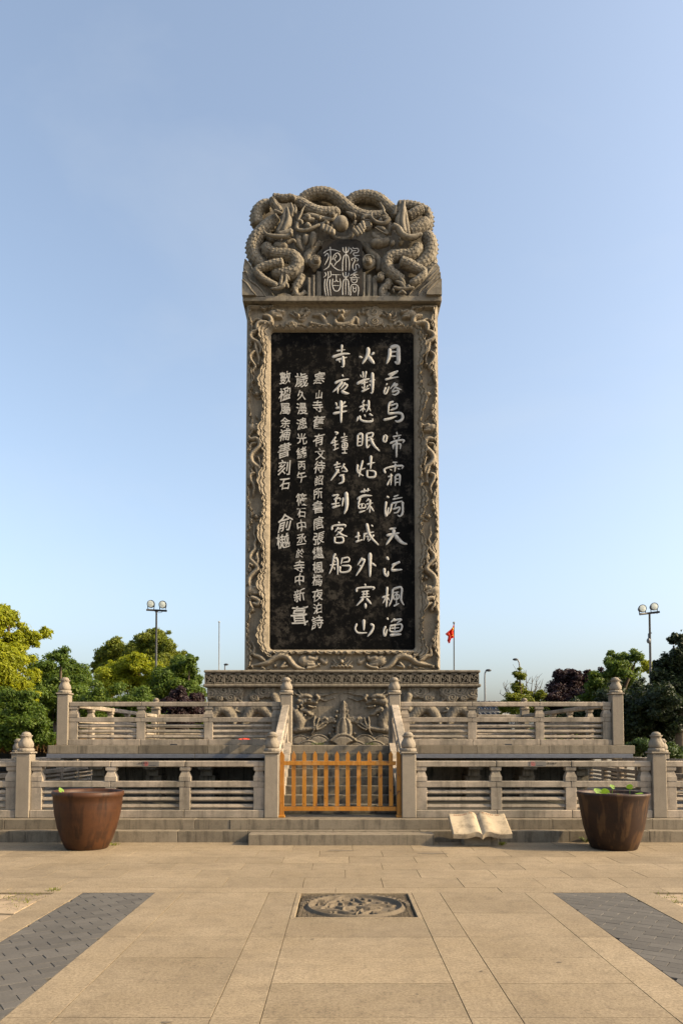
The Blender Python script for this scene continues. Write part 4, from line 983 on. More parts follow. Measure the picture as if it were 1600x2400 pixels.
# pearl
X, Z = ZL_((1560, 780)); ell(crn, (X, CYf-.16, Z), (.185, .17, .185), 28, 18)
ptube(crn, [ZL_(p) for p in [(1400,720),(1390,860),(1500,950),(1660,950),(1740,860),(1740,720)]], [.05, .06, .05], CYf, depth=1.2)
# right dragon
tb(ZR_, KR, [(850,360),(1000,360),(1150,380),(1270,430),(1335,520),(1345,640),(1310,760)], [60,68,66,62,60,60,60], .1, spine=1)
tb(ZR_, KR, [(1010,600),(1130,530),(1250,470)], [60,64,52], -.06); tb(ZR_, KR, [(1020,850),(1130,790),(1250,700),(1310,600)], [95,100,92,64], .0)
tb(ZR_, KR, [(1270,820),(1340,920),(1365,1050),(1330,1180),(1230,1290),(1110,1360)], [85,98,102,102,95,75], .02, spine=1)
tb(ZR_, KR, [(1440,1190),(1400,1300),(1300,1390),(1210,1430)], [34,48,50,40], .06)
tb(ZR_, KR, [(1160,1030),(1140,1130),(1040,1205),(880,1215),(750,1240),(690,1340),(720,1450),(830,1540),(960,1590)], [72,80,84,84,88,92,90,84,60], -.1)
tb(ZR_, KR, [(880,1340),(1000,1380),(1120,1440),(1240,1500),(1190,1590),(1030,1690)], [76,78,70,56,54,46], -.2)
tb(ZR_, KR, [(720,1570),(700,1650),(620,1730),(620,1820),(700,1830),(730,1770)], [52,52,50,42,34,26], -.08, spine=1)
for P, r in (([(960,1760),(900,1680),(810,1640)], [28,34,14]), ([(960,1720),(920,1640),(870,1580)], [24,34,16]), ([(780,1740),(900,1760),(1100,1740)], [26,30,20]), ([(770,1760),(800,1820)], [26,10]), ([(850,1830),(920,1800),(980,1840)], [10,28,10]), ([(1040,1720),(980,1740)], [36,30]),
             ([(1290,600),(1320,520)], [22,30]), ([(800,650),(820,560),(830,500)], [30,28,16]), ([(860,600),(880,520),(880,470)], [30,26,14])): tb(ZR_, KR, P, r, -.22, 0)
for P, r, y in (([(870,830),(850,740),(900,600),(940,420)], [44,50,40,26], -.22), ([(950,940),(920,780),(930,600),(950,430)], [46,46,38,16], -.26), ([(1010,950),(985,800),(970,640),(960,500)], [34,40,30,10], -.22),
             ([(760,830),(850,880),(930,980),(1050,1010),(1220,955)], [44,52,50,40,22], -.3), ([(790,940),(800,935)], [48,48], -.32), ([(740,1050),(800,1080)], [58,52], -.2), ([(860,1020),(930,1060)], [50,62], -.18), ([(870,1030),(885,1025)], [34,34], -.3),
             ([(440,1040),(540,1050),(660,1030),(740,1010)], [56,78,72,50], -.16), ([(470,900),(520,980),(620,1010)], [30,50,40], -.2), ([(520,830),(620,870),(700,950)], [26,40,30], -.24), ([(500,860),(600,930),(690,960)], [12,16,12], -.3),
             ([(465,600),(450,700),(520,780),(640,800),(725,720)], [10,22,28,30,40], -.3), ([(580,460),(630,560),(645,620),(705,670)], [8,22,22,14], -.25), ([(600,640),(580,740)], [20,46], -.12), ([(680,700),(720,800),(720,920)], [56,50,40], -.14),
             ([(440,610),(350,640),(310,690)], [14,34,26], -.15), ([(70,560),(150,610),(200,670)], [10,34,32], -.15), ([(210,680),(190,760)], [30,26], -.12)): tb(ZR_, KR, P, r, y, 0)
disc(ZR_, KR, 385, 790, 85, -.18); disc(ZR_, KR, 665, 720, 44, -.28); disc(ZR_, KR, 185, 660, 34, -.22)
for P in ([(175,890),(260,985)], [(215,850),(300,970)], [(260,810),(330,940)], [(310,770),(345,900)]): tb(ZR_, KR, P, [34,30], -.3, 0)
tb(ZR_, KR, [(310,980),(400,1080),(540,1230),(580,1330),(560,1420)], [48,60,64,56,40], 0, .006)
disc(ZR_, KR, 405, 1310, 115, -.1); disc(ZR_, KR, 405, 1330, 55, -.2); disc(ZR_, KR, 590, 1560, 62, -.16); tb(ZR_, KR, [(480,1520),(560,1560),(640,1580)], [20,50,40], -.08, 0)
# fluted pillars each side of the seal tablet
for (xa, xb, yt) in ((535,560,772),(568,594,752),(603,640,728),(932,960,735),(968,1000,752),(1008,1044,772)):
    a, b = Z5_((xa, yt)), Z5_((xb, 922)); bbox(crn, a[0], b[0], CYf-.12, SY+.1, b[1], a[1], .012); bbox(crn, a[0]+.03, a[0]+.055, CYf-.14, SY+.1, b[1], a[1]-.02, .008)
# layered rocks at the corners
for P, y in (([(30,1310),(110,1400),(200,1560),(290,1690),(400,1770),(520,1940),(0,1940),(8,1430)], -.09), ([(0,1560),(60,1550),(120,1680),(230,1760),(320,1860),(370,1940),(0,1940)], -.17), ([(0,1700),(80,1770),(150,1870),(220,1940),(0,1940)], -.25), ([(520,1940),(560,1880),(660,1850),(760,1880),(790,1940)], -.1)):
    prism(crn, [ZL_(p) for p in P], CYf+y, SY+.9 if y > -.08 else SY)
for P, y in (([(30,1310),(110,1400),(200,1560),(290,1690),(400,1770),(520,1940)], -.09), ([(0,1560),(60,1550),(120,1680),(230,1760),(320,1860),(370,1940)], -.17), ([(0,1700),(80,1770),(150,1870),(220,1940)], -.25), ([(20,1450),(90,1560),(150,1690),(260,1800)], -.1), ([(10,1640),(60,1700),(120,1810),(200,1870)], -.18)):
    ptube(crn, [ZL_(p) for p in P], [.02, .028, .012], CYf+y, depth=1.0)
for P, y in (([(1450,1310),(1370,1400),(1300,1500),(1180,1640),(1060,1760),(1000,1850)], -.09), ([(1503,1490),(1420,1540),(1330,1650),(1200,1760),(1160,1850)], -.17), ([(1512,1620),(1420,1680),(1310,1790),(1280,1850)], -.25), ([(1490,1400),(1400,1480),(1300,1600),(1160,1720)], -.1), ([(1505,1550),(1420,1610),(1300,1720),(1240,1820)], -.18)):
    ptube(crn, [ZR_(p) for p in P], [.02, .03, .012], CYf+y, depth=1.0)
for P, y in (([(1450,1310),(1370,1400),(1300,1500),(1180,1640),(1060,1760),(1000,1850),(1505,1850),(1495,1380)], -.09), ([(1503,1490),(1420,1540),(1330,1650),(1200,1760),(1160,1850),(1508,1850)], -.17), ([(1512,1620),(1420,1680),(1310,1790),(1280,1850),(1515,1850)], -.25), ([(760,1850),(840,1790),(960,1800),(1020,1850)], -.1)):
    prism(crn, [ZR_(p) for p in P][::-1], CYf+y, SY+.9 if y > -.08 else SY)
crn.obj('dragon_crown', M_CROWN, ste)
M_TAB = stone('grey_black_tablet', (.010, .009, .008), (.003, .003, .003), grain=50, stain=.9, streak=.5, light=(.034, .028, .021), bs=.4, objrand=0)
seal = tabp.obj('seal_tablet', M_TAB, ste); tag(seal, 'small black tablet with four white seal script characters')
chars('''
w30 180,400 300,310 420,280 560,290 750,350|w30 405,180 420,500 400,700 330,870 180,965|w30 420,720 520,860 650,950 770,970|w30 220,495 310,400 350,480 320,600 215,800|w30 470,620 540,460 640,390 720,460 745,560 690,650 600,720 535,830|w26 590,460 610,510 550,580 600,690
w30 830,190 840,310 925,380 1010,310 1025,190|w30 930,180 930,980|w30 815,1000 820,700 860,500 930,450 1000,500 1040,700 1040,1000|w28 1070,220 1130,310 1070,420|w26 1130,320 1280,310|w28 1160,190 1190,240 1320,240 1350,300 1320,370 1200,390 1180,440 1240,480 1390,470|w26 1240,480 1240,560|w28 1140,650 1110,600 1180,560 1300,570 1340,620 1300,660 1270,640|w28 1210,590 1230,650 1160,780 1160,900 1210,980 1270,920 1260,800 1320,770 1370,830 1380,900
w28 230,1040 260,1130 180,1215|w30 330,1010 340,1150 330,1220 290,1400 310,1600 345,1830|w28 405,990 430,1100 410,1170 340,1215|w30 235,1260 215,1450 230,1650 265,1830|w30 395,1270 390,1500 430,1820|w28 450,1120 780,1120|w30 605,1130 605,1320|w26 520,1345 570,1350 605,1300 660,1350 710,1340|w30 490,1250 475,1450 530,1620 610,1670 700,1620 750,1450 725,1240|w26 500,1480 720,1480
w30 825,1040 840,1140 920,1210 1010,1140 1025,1040|w30 925,1020 920,1790|w30 820,1800 820,1500 850,1310 925,1260 1000,1310 1020,1500 1020,1800|w26 1300,1020 1210,1050 1190,1110|w26 1075,1140 1190,1090 1350,1130|w26 1200,1110 1160,1190|w26 1200,1110 1290,1220|w26 1060,1220 1390,1220|w26 1110,1240 1120,1340 1210,1390 1290,1340 1310,1240|w24 1140,1290 1290,1280|w28 1080,1820 1100,1500 1210,1440 1320,1490 1350,1600 1330,1820|w24 1170,1500 1170,1640 1215,1700 1265,1640 1270,1500|w24 1175,1580 1260,1575
''', (745, 565, 14.25), seal, CYf-.17, name='seal_character', wk=1.0)

# ------------------------------------------------------------------ wooden gate
GY = 12.3
gate = thing('wooden_gate', (0, GY, ZL), 'orange varnished picket gate closing the stone stairway between the two gate posts', 'gate')
def gx(x): return (x-CX)*(GY)/FPX
def gz(y): return pt(800, y, GY)[1]
for x in (688.5,713.3,738.4,764,789.6,814.7,840.3,865.5,890.6,915.3):
    mb = MB(); c = gx(x); w = .033; zb2 = gz(1890); zs = gz(1769.5)+random.uniform(-.004, .004); zt2 = zs+.065
    P = [(c-w, zb2), (c-w, zs), (c, zt2), (c+w, zs), (c+w, zb2)]
    prism(mb, P[::-1], GY-.008, GY+.014); o = mb.obj('picket', M_WOOD, gate)
for x in (661.5, 933.5):
    mb = MB(); c = gx(x); w = .034; P = [(c-w, ZL+.03), (c-w, gz(1764)), (c-w*.2, gz(1761)), (c+w, gz(1770)), (c+w, ZL+.03)]
    prism(mb, P[::-1], GY-.05, GY+.03); mb.obj('gate_post', M_WOOD, gate)
    mb = MB(); bbox(mb, c-.05, c+.05, GY-.1, GY+.06, ZL+.0005, ZL+.04, .006); mb.obj('foot_block', M_WOOD, gate)
for (a, b) in ((1784.5, 1794), (1891, 1901)):
    mb = MB(); bbox(mb, gx(667)-.005, gx(937)-.07, GY-.036, GY-.0085, gz(b), gz(a), .003); mb.obj('gate_rail', M_WOOD, gate)

# ------------------------------------------------------------------ pots
def pot(x, y, rtop, hgt, mat, label, tilt=0.0, prof=None, leaves=()):
    t = thing('glazed_water_jar', (x, y, 0), label, 'pot')
    mb = MB(); pr = prof(rtop, hgt); n = 48
    lathe(mb, pr, (0, 0, 0), n, None, True, False)
    k = len(pr); mb.f.append([i for i in reversed(range(n))]); mb.smooth.append(False)
    o = link('jar_body', mb.mesh('jar_body'), mat, t)
    mb = MB(); v = [(0, 0, hgt-.05)]; v += [((rtop-.05)*math.cos(2*PI*i/32), (rtop-.05)*math.sin(2*PI*i/32), hgt-.05) for i in range(32)]
    mb.add(v, [(0, 1+i, 1+(i+1) % 32) for i in range(32)]); link('water_and_soil', mb.mesh('water_and_soil'), M_SOILP, t)
    t.rotation_euler = (0, tilt, 0); return t
def prof1(r, h): return [(r*.56, .0), (r*.60, .02), (r*.70, h*.15), (r*.82, h*.36), (r*.91, h*.6), (r*.955, h*.8), (r*.965, h*.90), (r*.99, h*.915), (r, h*.945), (r*.995, h*.985), (r*.97, h), (r*.92, h*.985), (r*.9, h*.94), (r*.88, h*.8)]
def prof2(r, h): return [(r*.60, .0), (r*.63, .01), (r*.72, h*.16), (r*.83, h*.4), (r*.90, h*.65), (r*.95, h*.85), (r*.985, h*.94), (r, h*.965), (r*.99, h*.99), (r*.96, h), (r*.92, h*.985), (r*.9, h*.93), (r*.88, h*.8)]
g1 = gpt(204, 1985); g2 = gpt(1437, 1987)
p1 = pot(g1[0]+.045, 11.16, .515, .85, M_POT1, 'reddish brown glazed water jar at left with a single green sprout on its rim', 0.012, prof1)
p2 = pot((1432-CX)*11.15/FPX, 11.15, .522, .83, M_POT2, 'dark brown glazed water jar at right with lotus leaves and pale vertical streaks', .008, prof2)
def leafd(cx_, cy_, cz_, r, ax, tilt, parent, name='lotus_leaf'):
    mb = MB(); v = [(0, 0, -r*.15)]; n = 14
    for i in range(n):
        a = .25 + (2*PI-.5)*i/(n-1); q = r*(1+.08*math.sin(a*3)); v.append((q*math.cos(a), q*math.sin(a)*.9, r*.12*math.sin(2*a)))
    f = [(0, 1+i, 2+i) for i in range(n-1)]
    m_ = Matrix.Rotation(tilt, 3, Vector((math.cos(ax), math.sin(ax), 0)))
    v = [tuple(m_ @ Vector(q) + Vector((cx_, cy_, cz_))) for q in v]; mb.add(v, f, True)
    mb.add([(cx_-.003, cy_, cz_), (cx_+.003, cy_, cz_), (cx_+.003, cy_+.02, .76), (cx_-.003, cy_+.02, .76)], [(0,1,2,3)])
    return link(name, mb.mesh(name), M_LOTUS, parent)
lot = thing('lotus_plant', (p2.location.x, p2.location.y, .78), 'small lotus leaves standing in the right water jar', 'plant')
for (x, y, z, r, ax, ti) in ((-.29, -.2, .07, .062, .3, 1.0), (-.16, -.15, .06, .07, 2.6, .9), (-.02, -.05, .13, .045, .4, .9), (-.0, -.2, .02, .04, 0, .3), (.22, -.1, .13, .05, 2.8, 1.0), (.28, -.3, .04, .06, 0, .25)):
    o = leafd(x, y, z, r, ax, ti, lot)
    for v_ in o.data.vertices:
        if v_.co.z > .5: v_.co.z -= .78
spr = thing('green_sprout', (p1.location.x-.33, 11.0, .82), 'single broad green leaf rising from the left water jar', 'plant')
o = leafd(0, -.02, .045, .045, 1.0, 1.1, spr, 'leaf')
for v_ in o.data.vertices:
    if v_.co.z > .5: v_.co.z = -.02

# ------------------------------------------------------------------ stone book
bkx, bky = (1126.0-CX)*11.2/FPX, 11.2
book = thing('open_stone_book', (bkx, bky, 0), 'carved pale stone book lying open on a low block before the right balustrade', 'sculpture')
mb = MB(); bbox(mb, pt(1087, 1980, 11.42)[0], pt(1168, 1980, 11.42)[0], 11.42, 11.7, -.01, .17, .008); mb.obj('base_block', M_STEP, book)
def bkpt(s, t, dz):
    # s across 0..1 (two pages), t 0 = lower front edge, 1 = upper back edge
    fl, fr = pt(1062, 1954, 11.2), pt(1200.5, 1952, 11.2); bl, br = pt(1050, 1907.5, 11.62), pt(1181, 1906, 11.62)
    X = (fl[0]*(1-s)+fr[0]*s)*(1-t) + (bl[0]*(1-s)+br[0]*s)*t; Z = .199 + t*.262
    return X, 11.2+.42*t, Z+dz
NS, NT = 48, 10; v = []; f = []
def curve(s):
    u = abs(s-.5)*2; return .030*math.exp(-((u-.22)/.18)**2) - .03*math.exp(-(u/.045)**2) + .004*math.sin(u*7)
for j in range(NT+1):
    for i in range(NS+1): v.append(bkpt(i/NS, j/NT, curve(i/NS)))
nt_ = len(v)
for j in range(NT+1):
    for i in range(NS+1):
        X, Yb, Z = bkpt(i/NS, j/NT, curve(i/NS)*.8-.066); v.append((X, Yb+.02, Z))
W_ = NS+1
for j in range(NT):
    for i in range(NS):
        a = j*W_+i; f.append((a, a+1, a+1+W_, a+W_)); b = a+nt_; f.append((b+W_, b+1+W_, b+1, b))
side = []
for i in range(NS): side += [(i+1, i, i+nt_, i+1+nt_), (NT*W_+i, NT*W_+i+1, NT*W_+i+1+nt_, NT*W_+i+nt_)]
for j in range(NT): side += [(j*W_, (j+1)*W_, (j+1)*W_+nt_, j*W_+nt_), ((j+1)*W_+NS, j*W_+NS, j*W_+NS+nt_, (j+1)*W_+NS+nt_)]
mb = MB(); mb.add(v, f, True); mb.f += [list(q) for q in side]; mb.smooth += [False]*len(side)
mb.obj('open_pages', M_BOOK, book)
mb = MB()   # faint carved title lines
M_RUST = plain('rust_red_lettering', (.2, .1, .05), .8)
random.seed(3)
for (s0, s1) in ((.09, .42), (.56, .9)):
    k = s0
    while k < s1:
        a = bkpt(k, .90, curve(k)+.0025); b = bkpt(k+.022, .90, curve(k+.022)+.0025); c = bkpt(k+.022, .955, curve(k+.022)+.0025); d = bkpt(k, .955, curve(k)+.0025)
        mb.add([a, b, c, d], [(0,1,2,3)]) if random.random() < .75 else None; k += .034
mb.obj('worn_title_marks', M_RUST, book)

# ------------------------------------------------------------------ warning plates
for (x, lab) in ((353.6, 'small grey no climbing plate on the lower top rail left of the gate'), (1259.8, 'small grey no climbing plate on the lower top rail right of the gate')):
    Yp = LY-.078; cx_, cz_ = pt(x, 1791.2 if x < 800 else 1792, Yp); zc = ZL+.873
    t = thing('warning_plate', (cx_, Yp, zc), lab, 'sign', 'warning plates on the lower balustrade')
    mb = MB(); bbox(mb, cx_-.135, cx_+.135, Yp-.004, Yp+.0025, zc-.043, zc+.043, .001); mb.obj('plate', M_SIGNP, t)
    mb = MB(); P = [(cx_-.08+.033*math.cos(a), zc+.002+.033*math.sin(a)) for a in np.linspace(0, 2*PI, 25)]
    ptube(mb, P, [.0045], Yp-.004, depth=.3, ns=5, step=.01, cap=False)
    ptube(mb, [(cx_-.103, zc+.025), (cx_-.057, zc-.021)], [.004], Yp-.004, depth=.3, ns=5, step=.01)
    ptube(mb, [(cx_-.09, zc-.02), (cx_-.08, zc+.0), (cx_-.07, zc+.018)], [.006], Yp-.004, depth=.3, ns=5, step=.01); ptube(mb, [(cx_-.095, zc+.005), (cx_-.07, zc-.002)], [.005], Yp-.004, depth=.3, ns=5, step=.01)
    mb.obj('prohibition_symbol', M_SIGNR, t)
    for k, ch in enumerate('请勿翻越'):
        px_ = x + (-6+.3+k*5.6)*1.0; o = glyph(ch, 2.6, .95, t, x-2.0+k*5.4, 0, Yp, M_SIGNK, 0, 0, 'printed_character', .003)
        if o:
            me = o.data; zz_ = [v_.co.z for v_ in me.vertices]; dz = (.012)-(max(zz_)+min(zz_))/2
            for v_ in me.vertices: v_.co.z += dz
    mb = MB(); box(mb, cx_-.03, cx_+.085, Yp-.0055, Yp-.0035, zc-.024, zc-.018); mb.obj('printed_line', M_SIGNK, t)

# ------------------------------------------------------------------ masts, poles, lamps, flag
def px2(x, y, D): X, Z = pt(x, y, D); return (X, D, Z)
def mast(D, xb, xt, yt, bar, lamps, label, camera=False):
    base = px2(xb, 1735, D); t = thing('floodlight_mast', (base[0], D, 0), label, 'floodlight', 'twin floodlight masts behind the terraces')
    top = px2(xt, yt, D); mb = MB(); tube3(mb, [(base[0], D, 0), (base[0]*.5+top[0]*.5, D, top[2]/2), top], [.075, .06, .045], 10); mb.obj('pole', M_POLE, t)
    mb = MB(); a, b = px2(*bar[0], D), px2(*bar[1], D); tube3(mb, [a, b], [.05], 6); tube3(mb, [top, ((a[0]+b[0])/2, D, (a[2]+b[2])/2)], [.05, .12], 8); mb.obj('crossbar', M_DARK, t)
    for (lx, ly, r) in lamps:
        c = px2(lx, ly, D); mb = MB(); r_ = r*D/FPX; n = 24; v = []
        for (rr, yy) in ((.35, .34), (.7, .22), (1.0, .02), (1.04, -.05), (1.0, -.08), (.9, -.08)):
            for i in range(n): a_ = 2*PI*i/n; v.append((c[0]+rr*r_*math.cos(a_), c[1]+yy, c[2]+rr*r_*math.sin(a_)))
        f = [(k*n+i, k*n+(i+1) % n, (k+1)*n+(i+1) % n, (k+1)*n+i) for k in range(5) for i in range(n)] + [tuple(range(n))]
        mb.add(v, f); 
        for s in (-1, 1): tube3(mb, [(c[0]+s*r_*.9, c[1], c[2]-r_*.3), (c[0]+s*r_*.75, c[1], a[2]+.02)], [.02], 5)
        lo = mb.obj('lamp_housing', M_DARK, t)
        mb = MB(); v = [(c[0], c[1]-.10, c[2])] + [(c[0]+.93*r_*math.cos(2*PI*i/n), c[1]-.07, c[2]+.93*r_*math.sin(2*PI*i/n)) for i in range(n)]
        mb.add(v, [(0, 1+(i+1) % n, 1+i) for i in range(n)], True); mb.obj('lamp_lens', M_GLASS, lo)
    if camera:
        c = px2(1519.5, 1502, D); mb = MB(); ell(mb, c, (.09, .09, .13)); tube3(mb, [(c[0], D, c[2]+.08), (c[0], D, c[2]+.32), (c[0]+.14, D, c[2]+.36)], [.03], 6); mb.obj('dome_camera', M_POLE, t)
    mb = MB(); tube3(mb, [(top[0]+.1, D-.05, top[2]-.02), (top[0]+.25, D-.05, top[2]+.0), (top[0]+.38, D-.05, top[2]+.1)], [.012], 5, .05); mb.obj('cable', M_DARK, t)
mast(36, 365.2, 366.5, 1436, ((343, 1429.5), (391, 1432)), ((354, 1416, 9), (381.5, 1417.5, 9)), 'tall grey mast with two round floodlights rising above the left trees')
mast(34, 1526.5, 1521.5, 1438, ((1498, 1440), (1545, 1434.5)), ((1504.5, 1426.5, 9), (1532, 1422, 9)), 'tall grey mast with two round floodlights and a dome camera by the right trees', True)
t = thing('flagpole', (*px2(1063.5, 1735, 70)[:2], 0), 'thin steel flagpole just right of the stele', 'flagpole')
mb = MB(); b_ = px2(1064, 1735, 70); p_ = px2(1063.3, 1461, 70); tube3(mb, [(b_[0], 70, 0), p_], [.09, .05], 8); ell(mb, (p_[0], 70, p_[2]+.05), (.11, .11, .11)); mb.obj('pole', M_POLE, t)
flag = thing('red_flag', (p_[0], 70, p_[2]-1.5), 'limp red flag with yellow stars hanging beside the stele', 'flag')
out = [(1036+0, 0)]
def FZ(p): return pt(1035+p[0]/36.17, 1455+p[1]/36.17, 70)
L1 = [(1000,330),(900,560),(740,720),(540,880),(330,1080)]; 
rowsF = [((1030,300),(1000,330)), ((1035,480),(900,570)), ((1035,640),(760,720)), ((1035,800),(560,880)), ((1035,960),(330,1070)), ((1040,1130),(400,1190)), ((1040,1290),(560,1290)), ((1040,1440),(540,1480)), ((800,1500),(470,1680)), ((720,1720),(540,1800)), ((690,1860),(600,1910))]
mb = MB(); v = []; nC = 22
for j, (a, b) in enumerate(rowsF):
    A0, B0 = FZ(a), FZ(b)
    for i in range(nC):
        s = i/(nC-1); X = A0[0]*(1-s)+B0[0]*s; Z = A0[1]*(1-s)+B0[1]*s
        v.append((X, 70+.22*math.sin(s*13+j*.35)*min(1, s*4+.15)*(min(1, j/3+.2)), Z))
f = [(j*nC+i, j*nC+i+1, (j+1)*nC+i+1, (j+1)*nC+i) for j in range(len(rowsF)-1) for i in range(nC-1)]
mb.add(v, f, True); fl = mb.obj('cloth', M_RED, flag)
sol = fl.modifiers.new('thickness', 'SOLIDIFY'); sol.thickness = .02
for (x, y, r) in ((915,690,85), (880,1290,48), (870,850,40), (960,780,34), (900,1180,30)):
    X, Z = FZ((x, y)); r_ = r/36.17*70/FPX; P = []
    for k in range(10): q = r_ if k % 2 == 0 else r_*.42; a = PI/2+k*PI/5; P.append((X+q*math.cos(a), Z+q*math.sin(a)))
    mb = MB(); c = (X, 69.70, Z); mb.add([c]+[(p[0], 69.72, p[1]) for p in P], [(0, 1+k, 1+(k+1) % 10) for k in range(10)]); mb.obj('star', M_YEL, flag)
t = thing('flagpole', (*px2(513, 1735, 60)[:2], 0), 'bare thin pole just left of the pedestal, no flag', 'flagpole')
mb = MB(); b_ = px2(512.5, 1735, 60); p_ = px2(513.5, 1459, 60); tube3(mb, [(b_[0], 60, 0), p_], [.05, .035], 8); ell(mb, (p_[0], 60, p_[2]+.04), (.09, .09, .06)); mb.obj('pole', M_PGREY, t)
def slamp(D, pts, label):
    P = [px2(x, y, D) for x, y in pts]; t = thing('street_lamp', (P[0][0], D, 0), label, 'street lamp', 'distant street lamps')
    mb = MB(); tube3(mb, [(P[0][0], D, 0)] + P, [.16, .12] + [.09]*(len(P)-1), 7); mb.obj('pole', M_POLE, t)
    h = P[-1]; d = 1 if P[-1][0] > P[-2][0] else -1; mb = MB(); ell(mb, (h[0]+d*.12, D, h[2]-.05), (.36, .2, .16), 12, 8); mb.obj('lamp_head', M_DARK, t)
slamp(90, [(1136.5, 1645), (1135.5, 1590), (1136, 1578), (1139, 1571.5), (1142, 1570.5)], 'far street lamp curving right, just right of the pedestal')
slamp(95, [(1217.5, 1645), (1217.5, 1565), (1216, 1553), (1213, 1547), (1209.5, 1545)], 'far street lamp curving left above the small olive tree')
slamp(110, [(527, 1645), (527, 1562), (527.3, 1557.5), (528, 1557)], 'tiny far street lamp just above the left end of the pedestal')

# ------------------------------------------------------------------ houses and the thatched shelter
hs = thing('tiled_house', (*px2(1150, 1735, 34)[:2], 0), 'low house with dark grey tiled roofs behind the upper balustrade at right', 'building')
a = px2(1000, 1642, 36); b = px2(1192, 1642, 36)
mb = MB(); box(mb, a[0], b[0], 36, 44, 0, px2(0, 1668, 36)[2]); mb.obj('wall', M_WHITE, hs)
mb = MB(); zt_, ze = px2(0, 1643.5, 37)[2], px2(0, 1662, 35.4)[2]
bbox(mb, a[0], b[0], 36.9, 37.3, zt_-.1, zt_, .02); mb.add([(a[0], 35.4, ze), (b[0]-.3, 35.4, ze), (b[0]-.3, 37, zt_-.06), (a[0], 37, zt_-.06), (a[0], 35.4, ze-.12), (b[0]-.3, 35.4, ze-.12)], [(0,1,2,3), (4,5,1,0)]); rf = mb.obj('roof', M_TILE, hs)
mb = MB(); z1_, z2_ = px2(0, 1672, 33)[2], px2(0, 1688, 32)[2]; xa, xb = px2(1040, 0, 32)[0], px2(1181, 0, 32)[0]
mb.add([(xa, 32, z2_), (xb, 32, z2_), (xb-.35, 33.4, z1_), (xa, 33.4, z1_)], [(0,1,2,3)]); bbox(mb, xa, xb-.33, 33.38, 33.6, z1_-.02, z1_+.08, .02)
box(mb, xa, xb-.1, 32.3, 36, 0, z2_-.02); mb.obj('lower_roof', M_TILE, hs)
x = xa
while x < xb-.1:
    mb = MB(); tube3(mb, [(x, 31.98, z2_+.03), (x-.02, 33.4, z1_+.02)], [.05], 6); mb.obj('roof_tile_row', M_TILE, hs); x += .22
x = a[0]+.1
while x < b[0]-.4:
    mb = MB(); tube3(mb, [(x, 35.38, ze+.03), (x, 37, zt_-.03)], [.06], 6); mb.obj('roof_tile_row', M_TILE, hs); x += .26
ww = thing('white_wall', (*px2(1200, 1735, 31)[:2], 0), 'white plastered wall glimpsed behind the small olive tree', 'wall')
mb = MB(); bbox(mb, px2(1178, 0, 33)[0], px2(1216, 0, 33)[0], 33, 33.3, 0, px2(0, 1676, 33)[2], .02); mb.obj('plaster', M_WHITE, ww)
sh = thing('thatched_shelter', (*px2(60, 1735, 25)[:2], 0), 'long low shelter with a shaggy straw thatched eave at far left', 'shelter')
xa, xb = px2(-160, 0, 25)[0], px2(330, 0, 25)[0]; zt_, zb2 = px2(0, 1727, 25)[2], px2(0, 1752, 25)[2]
mb = MB(); bbox(mb, xa, xb, 24.95, 25.1, zt_-.03, zt_+.04, .01); mb.obj('ridge_board', M_BAL, sh)
mb = MB(); mb.add([(xa, 24.8, zt_-.14), (xb, 24.8, zt_-.14), (xb, 27, zt_+.1), (xa, 27, zt_+.1)], [(0,1,2,3)]); box(mb, xa, xb, 25.3, 27, 0, .5)
for k in range(9):
    x = xa+(xb-xa)*k/8; tube3(mb, [(x, 25.2, 0), (x, 25.2, zt_-.1)], [.06], 7)
mb.obj('timber_frame', M_BARK, sh)
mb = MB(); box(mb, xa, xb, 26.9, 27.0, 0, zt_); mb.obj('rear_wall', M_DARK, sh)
N = 5200; X = rng.uniform(xa, xb, N); Z0 = rng.uniform(zt_-.14, zt_-.02, N); L_ = rng.uniform(.16, .46, N); Yb = 24.86+rng.normal(0, .05, N)-.0
w = rng.uniform(.006, .016, N); sw = rng.normal(0, .05, N)
V = np.stack([np.stack([X-w, Yb, Z0], 1), np.stack([X+w, Yb, Z0], 1), np.stack([X+sw+w*.3, Yb-.12-rng.uniform(0, .1, N), Z0-L_], 1), np.stack([X+sw-w*.3, Yb-.12, Z0-L_], 1)], 1).reshape(-1, 3)
mb = MB(); mb.add(V, np.arange(N*4).reshape(-1, 4)); o = mb.obj('straw_fringe', M_THATCH, sh); o['kind'] = 'stuff'
rc = thing('red_cloth_bundle', (*px2(572, 1735, 16.4)[:2], ZU), 'small bundle of red cloth lying behind the upper balustrade slats left of the stairs', 'cloth')
mb = MB(); c = rc.location; 
for k in range(3): ell(mb, (c.x+(k-1)*.09+random.uniform(-.02, .02), c.y+random.uniform(-.05, .05), ZU+.07), (.085, .08, .07+.03*(k % 2)), 10, 7)
mb.obj('folded_cloth', M_RED, rc)

